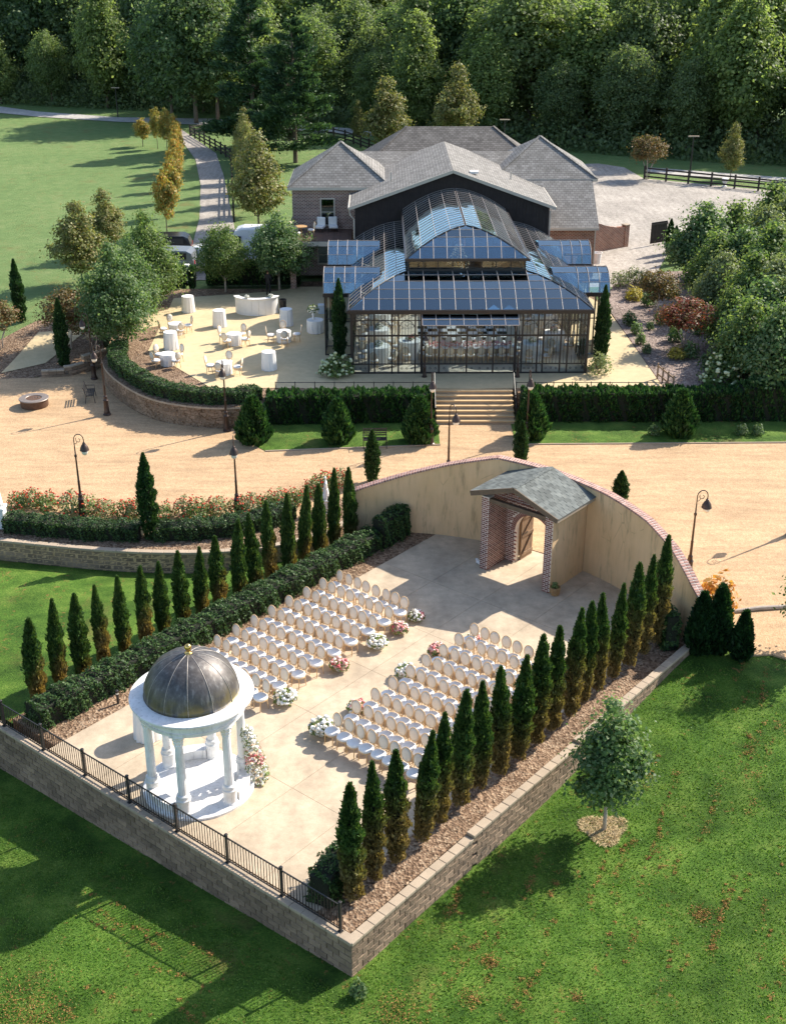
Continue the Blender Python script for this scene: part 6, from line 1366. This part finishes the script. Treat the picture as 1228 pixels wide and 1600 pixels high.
# curved bar
g = G(398, 492, T); br = thing('curved_bar', 'white curved bar with a wavy front on the terrace', 'bar', (g.x + .1, g.y + .75, T))
n_ = 9
for k in range(n_):
    a0, a1 = R(188 + 164 * k / n_), R(188 + 164 * (k + 1) / n_ - .6)
    b = MB(); P_ = []
    for a in np.linspace(a0, a1, 5): P_.append((1.38 * math.cos(a), 1.0 * math.sin(a)))
    P2 = [(x * .86, y * .84) for x, y in P_[::-1]]
    b.prism(P_ + P2, 0, 1.05); b.build('panel', M_CLOTH, br)
b = MB(); A_ = np.linspace(R(186), R(354), 30); b.prism([(1.46 * math.cos(a), 1.08 * math.sin(a)) for a in A_] + [(1.08 * math.cos(a), .74 * math.sin(a)) for a in A_[::-1]], 1.055, 1.10); b.build('bar_top', M_WHITE, br)
for x_, y_b, lab in ((.55, .25, 'black drinks bin behind the bar'),):
    t_ = thing('drinks_bin', lab, 'bin', (g.x + 1.75, g.y + .9, T)); MB().lathe([(.2, 0), (.24, .75), (.22, .75), (.2, .1)], 14).build('bin_body', M_IRON, t_); MB().tube([(.24 * math.cos(a), .24 * math.sin(a), .76) for a in np.linspace(0, 6.283, 17)], .018, 5).build('rim', M_IRON, t_)
for k, (a, lab) in enumerate(((R(245), 'left'), (R(320), 'right'))):
    FL_W.place((g.x + .1 + 1.25 * math.cos(a), g.y + .75 + .9 * math.sin(a), T + 1.10), k, .55, 'small white flower bowl on the ' + ('bar end nearest the mulch' if k == 0 else 'bar end nearest the glasshouse'))
# flower table beside the glasshouse
g = G(493, 519, T); LOW.place((g.x, g.y, T), .4, 1.05, 'round white table with tall flowers beside the glasshouse wall')
vf = thing('vase_of_flowers', 'glass vase of white flowers on the round table by the glasshouse', 'flowers', (g.x - .1, g.y, T + .79)); MB().lathe([(.09, 0), (.1, .02), (.06, .2), (.10, .36)], 12).build('vase', M_WHITE, vf)
q = np.random.default_rng(31); p2, d2 = sphere_pts(110, q, .34, .34, .36, .52); link('blossoms', blossoms(p2, .06, 12), M_FWHITE, vf, kind='stuff'); link('leaves', cards_mesh('leaves', p2 * 1.08, d2, .1, q), M_FLEAF, vf, kind='stuff')
gb = thing('gift_box', 'pale blue flat box on the terrace by the glasshouse', 'box', tuple(G(505, 489, T))); MB().bbox(-.3, .3, -.22, .22, 0, .5, .015).build('box_body', M('pale_blue_card', (.55, .62, .68), .7, .05), gb); MB().bbox(-.32, .32, -.24, .24, .5, .56, .015).build('lid', M_WHITE, gb)
# person behind the bar, in black
g = G(420, 462, T); pe = thing('person', 'person in black clothes standing behind the bar under the maple', 'person', (g.x, g.y, T), R(160))
def skin(name, V, E_, Rd, m, parent, root=0):
    me = bpy.data.meshes.new(name); me.from_pydata(V, E_, []); o = link(name, me, m, parent); o.modifiers.new('skin', 'SKIN'); sv = me.skin_vertices[0].data
    for i, rr in enumerate(Rd): sv[i].radius = rr if hasattr(rr, '__len__') else (rr, rr)
    sv[root].use_root = True; s_ = o.modifiers.new('sub', 'SUBSURF'); s_.levels = 2; s_.render_levels = 2; return o
V = [(0, 0, .95), (0, 0, 1.15), (0, 0, 1.38), (0, -.01, 1.48), (0, -.02, 1.56), (0, -.03, 1.66), (0, -.02, 1.73), (.17, 0, 1.42), (.24, .02, 1.14), (.22, -.16, .95), (.2, -.24, .93), (-.17, 0, 1.42), (-.25, .02, 1.14), (-.22, -.15, .94), (-.19, -.23, .92), (.10, 0, .88), (.11, -.02, .50), (.11, .02, .10), (.12, -.13, .03), (-.10, 0, .88), (-.11, .01, .50), (-.11, .03, .10), (-.12, -.12, .03)]
E_ = [(0, 1), (1, 2), (2, 3), (3, 4), (4, 5), (5, 6), (2, 7), (7, 8), (8, 9), (9, 10), (2, 11), (11, 12), (12, 13), (13, 14), (0, 15), (15, 16), (16, 17), (17, 18), (0, 19), (19, 20), (20, 21), (21, 22)]
Rd = [(.16, .12), (.14, .105), (.17, .11), .06, .055, (.08, .095), (.06, .07), .065, .048, .036, .03, .065, .048, .036, .03, .09, .065, .045, .038, .09, .065, .045, .038]
n = N('person_clothes_skin'); ob = n.n('ShaderNodeSeparateXYZ', {0: n.obj()}).outputs; c = n.mix(n.math('GREATER_THAN', ob[2], 1.49), (.012, .012, .014), (.42, .22, .15))
hand = n.math('MULTIPLY', n.math('LESS_THAN', ob[1], -.17), n.math('GREATER_THAN', ob[2], .85)); n.prin(n.mix(hand, c, (.42, .22, .15)), .7)
skin('body', V, E_, Rd, n.m, pe)
MB().lathe([(.085, 1.62), (.10, 1.68), (.098, 1.74), (.06, 1.80), (0, 1.815)], 14, (0, .012, 0)).build('hair', M('dark_hair', (.05, .025, .015), .7), pe, smooth=True)
# ================================================================== CARS
def wheels(r, xs_, w_, rad):
    for x in xs_:
        for y in (-w_, w_):
            wh = MB().tube([(x, y - .1, rad), (x, y + .1, rad)], rad, 16).build('wheel', M_IRON, r); MB().tube([(x, y - .108, rad), (x, y + .108, rad)], rad * .6, 12).build('rim', M_CAP, wh)
def vehicle(name, label, cat, loc, rz, paint, prof, gl, half, zb, wx, rad):
    """body from a side profile with glazed cabin; x forward"""
    r = thing(name, label, cat, loc, rz); n = len(prof)
    b = MB(); v = []
    for y, k in ((-half, 0), (-half * .9, 1), (half * .9, 1), (half, 0)):
        for x, z in prof: v.append((x * (1 if k else .985), y if z < zb + .75 or k else y * .93, z + (0 if k else (-.05 if z > zb + .8 else 0))))
    f = []
    for j in range(3):
        for i in range(n): i2 = (i + 1) % n; f.append((j * n + i, j * n + i2, (j + 1) * n + i2, (j + 1) * n + i))
    f.append(tuple(range(n - 1, -1, -1))); f.append(tuple(range(3 * n, 4 * n)))
    b.add(v, f).build('body', paint, r)
    for x0, x1, z0, z1 in gl['side']:
        for sg in (-1, 1): MB().box(x0, x1, sg * half * .985 - .02, sg * half * .985 + .02, z0, z1).build('side_window', M_DGLASS, r)
    for pts in gl['end']: MB().slab([(x, y, z) for x, y, z in pts], .02).build('windscreen', M_DGLASS, r)
    L0, L1 = min(x for x, z in prof), max(x for x, z in prof)
    for sg in (-1, 1):
        MB().bbox(L1 - .06, L1 + .015, sg * half * .7 - .14, sg * half * .7 + .14, zb + .32, zb + .48, .01).build('headlight', M_WHITE, r); MB().bbox(L0 - .015, L0 + .05, sg * half * .75 - .1, sg * half * .75 + .1, zb + .45, zb + .7, .01).build('tail_light', M('tail_red', (.4, .02, .02), .3), r)
    wheels(r, wx, half - .08, rad); return r
M_DGLASS = M('dark_car_glass', (.02, .025, .03), .08, .1, 3, spec=.6); M_CARDK = M('dark_car_paint', (.02, .022, .028), .2, .1, 3, metal=.3, spec=.6); M_CARWH = M('white_car_paint', (.72, .73, .74), .25, .04, 3, spec=.5)
vp = [(-2.9, .45), (-2.95, 1.2), (-2.85, 2.45), (-2.6, 2.6), (1.2, 2.6), (1.7, 2.45), (2.25, 1.5), (2.9, 1.2), (3.0, .8), (2.95, .4)]
vg = dict(side=[(1.25, 1.95, 1.45, 2.1)], end=[[(2.28, -.8, 1.5), (2.28, .8, 1.5), (1.76, .75, 2.42), (1.76, -.75, 2.42)]])
for px, py, rz, sc, lab in ((408, 410, R(178), 1.0, 'white delivery van parked on the drive beside the brick carport'), (326, 420, R(165), .62, 'white van partly hidden behind the round maple')):
    g = G(px, py, 1.0); o = vehicle('delivery_van', lab, 'van', (g.x, g.y, 1.06), rz, M_CARWH, vp, vg, 1.0, .35, (-1.9, 2.0), .36); o.scale = (sc,) * 3
cp_ = [(-2.2, .35), (-2.25, .95), (-2.05, 1.5), (-1.7, 1.68), (.2, 1.7), (.95, 1.1), (2.1, .92), (2.25, .6), (2.2, .32)]
cg = dict(side=[(-1.7, -.4, 1.1, 1.55), (-.3, .35, 1.1, 1.52)], end=[[(.95, -.7, 1.13), (.95, .7, 1.13), (.28, .65, 1.66), (.28, -.65, 1.66)]])
for px, py, rz, lab in ((255, 402, R(185), 'dark blue car parked behind the maples at the end of the drive'), (262, 425, R(175), 'silver-grey car behind the clipped hedge block')):
    g = G(px, py, 1.0); vehicle('parked_car', lab, 'car', (g.x, g.y, 1.06), rz, M_CARDK if px == 255 else M('grey_car_paint', (.22, .23, .24), .25, .05, 3, metal=.4), cp_, cg, .92, .3, (-1.4, 1.4), .33)
# ================================================================== BOARD FENCES
M_FENCE = M('dark_fence_board', (.045, .038, .034), .85, .25, 3, island=.25)
def fence(label, pts, step=2.4):
    P_ = [G(x, y, 1.0) for x, y in pts]; st, L = walk(P_, step); r = thing('board_fence', label, 'fence', (st[0][0].x, st[0][0].y, .98)); b0 = Vector(r.location)
    pm_ = MB().box(-.08, .08, -.08, .08, -.1, 1.35).mesh('post'); pm_.materials.append(M_FENCE); bm_ = MB().box(0, L, -.02, .02, 0, .15).mesh('board'); bm_.materials.append(M_FENCE)
    for k, (p, a, d) in enumerate(st):
        link('post', pm_, None, r, (p.x - b0.x, p.y - b0.y, 0), (0, 0, a))
        if k < len(st) - 1:
            e = st[k + 1][0]; hd = math.atan2(e.y - p.y, e.x - p.x)
            for z in (.25, .65, 1.05): link('board', bm_, None, r, (p.x - b0.x, p.y - b0.y, z), (0, 0, hd))
fence('dark three-board fence along the right side of the gravel drive', [(366, 345), (364, 300), (362, 252), (345, 240), (318, 225), (298, 213)])
fence('dark three-board paddock fence from the drive to the farm road', [(298, 213), (325, 208), (362, 211), (420, 214), (510, 214), (545, 222), (572, 234), (595, 240)], 2.6)
fence('dark three-board fence along the edge of the car park', [(1006, 280), (1060, 286), (1120, 292), (1180, 298), (1260, 306)])
for px, py, top, lab in ((185, 184, 137, 'tall dark pole light on the meadow by the farm road'), (786, 250, 187, 'tall pole light behind the rear roof before the wood'), (1077, 275, 213, 'tall pole light beyond the car park fence')):
    g = G(px, py, 1.0); hh = VH(px, py, top, 1.0); p_ = thing('pole_light', lab, 'pole light', (g.x, g.y, .95)); MB().tube([(0, 0, 0), (0, 0, hh)], [.09, .06], 8).build('pole', M_IRON, p_); MB().bbox(-.55, .55, -.1, .1, hh, hh + .1, .02).build('lamp_head', M_CAP, p_)
# brick screen wall, black gate, planter, white urn, white posts
g = G(934, 392, 1.0); g2 = G(974, 385, 1.0); bw = thing('brick_screen_wall', 'low red brick wall with a swooping top beside the house', 'wall', (g.x, g.y, 1.0), math.atan2(g2.y - g.y, g2.x - g.x)); L = (g2 - g).length
MB().ext([(-.6, -.1), (L, -.1), (L, 1.55)] + [(L * (1 - k / 8), 1.55 + .55 * (k / 8) ** 2) for k in range(1, 9)] + [(-.6, 2.2)], 0, .3).build('wall_body', M_RBRICK, bw); MB().box(L - .02, L + .42, -.06, .36, -.1, 1.62).build('pier', M_RBRICK, bw)
MB().bbox(L - .06, L + .46, -.1, .4, 1.62, 1.7, .02).build('pier_cap', M_CAP, bw)
g = G(1015, 383, 1.0); g2 = G(1040, 379, 1.0); gt2 = thing('board_gate', 'open black board gate at the edge of the car park', 'gate', (g.x, g.y, 1.0), math.atan2(g2.y - g.y, g2.x - g.x)); L = (g2 - g).length
for k in range(10): MB().box(L * k / 10 + .01, L * (k + 1) / 10 - .01, 0, .05, .1, 1.75).build('gate_board', M_FENCE, gt2)
for z in (.25, 1.5): MB().box(0, L, -.05, 0, z, z + .12).build('gate_rail', M_FENCE, gt2)
g = G(931, 412, 1.2); pl = thing('white_planter', 'white round planter by the brick wall corner', 'planter', (g.x, g.y, T)); MB().lathe([(.28, 0), (.3, .1), (.36, .8), (.42, .84), (.38, .84), (.32, .7)], 16).build('pot', M_WHITE, pl, smooth='auto')
g = G(1131, 292, 1.0); ur = thing('white_urn', 'white garden urn at the car park fence', 'urn', (g.x, g.y, 1.0)); MB().lathe([(.24, 0), (.24, .1), (.09, .15), (.12, .3), (.3, .55), (.33, .8), (.24, .85)], 14).build('urn_body', M_WHITE, ur, smooth='auto')
for px, lab in ((273, 'white gate post between the hedge blocks by the car'), (294, 'white gate post between the square and the narrow hedge block')):
    g = G(px, 443, T); p_ = thing('gate_post', lab, 'post', (g.x, g.y, T - .1)); MB().bbox(-.14, .14, -.14, .14, 0, 1.35, .02).build('shaft', M_WHITE, p_); MB().bbox(-.19, .19, -.19, .19, 1.35, 1.45, .03).build('cap', M_WHITE, p_)
lf = thing('low_fence', 'short wooden rail fence at the corner of the garden bed', 'fence', tuple(G(1026, 592, T)), 0); e_ = G(1050, 612, T) - G(1026, 592, T)
for k in range(4): MB().box(e_.x * k / 3 - .04, e_.x * k / 3 + .04, e_.y * k / 3 - .04, e_.y * k / 3 + .04, -.1, .9).build('post', M_WOOD, lf)
for z in (.3, .75): MB().bar((0, 0, z), (e_.x, e_.y, z), .04, .09).build('rail', M_WOOD, lf)
lg = thing('log_edging', 'pale log lying along the gravel edge near the teardrop arborvitae', 'log', tuple(G(1140, 958, 0))); e_ = G(1232, 950, 0) - G(1140, 958, 0); MB().tube([(0, 0, .06), (e_.x * .5, e_.y * .5 + .05, .08), (e_.x, e_.y, .07)], [.07, .09, .08], 8).build('log_body', M_PALEBARK, lg)

bo = thing('path_light', 'small black bollard light at the foot of the long yew hedge', 'light', LW(2.9, -12.95, 0)); MB().lathe([(.045, 0), (.045, .42), (.06, .43), (.06, .5), (0, .52)], 10).build('bollard', M_IRON, bo); MB().lathe([(.046, .36), (.046, .41)], 10).build('lens', M_GLOBE, bo)
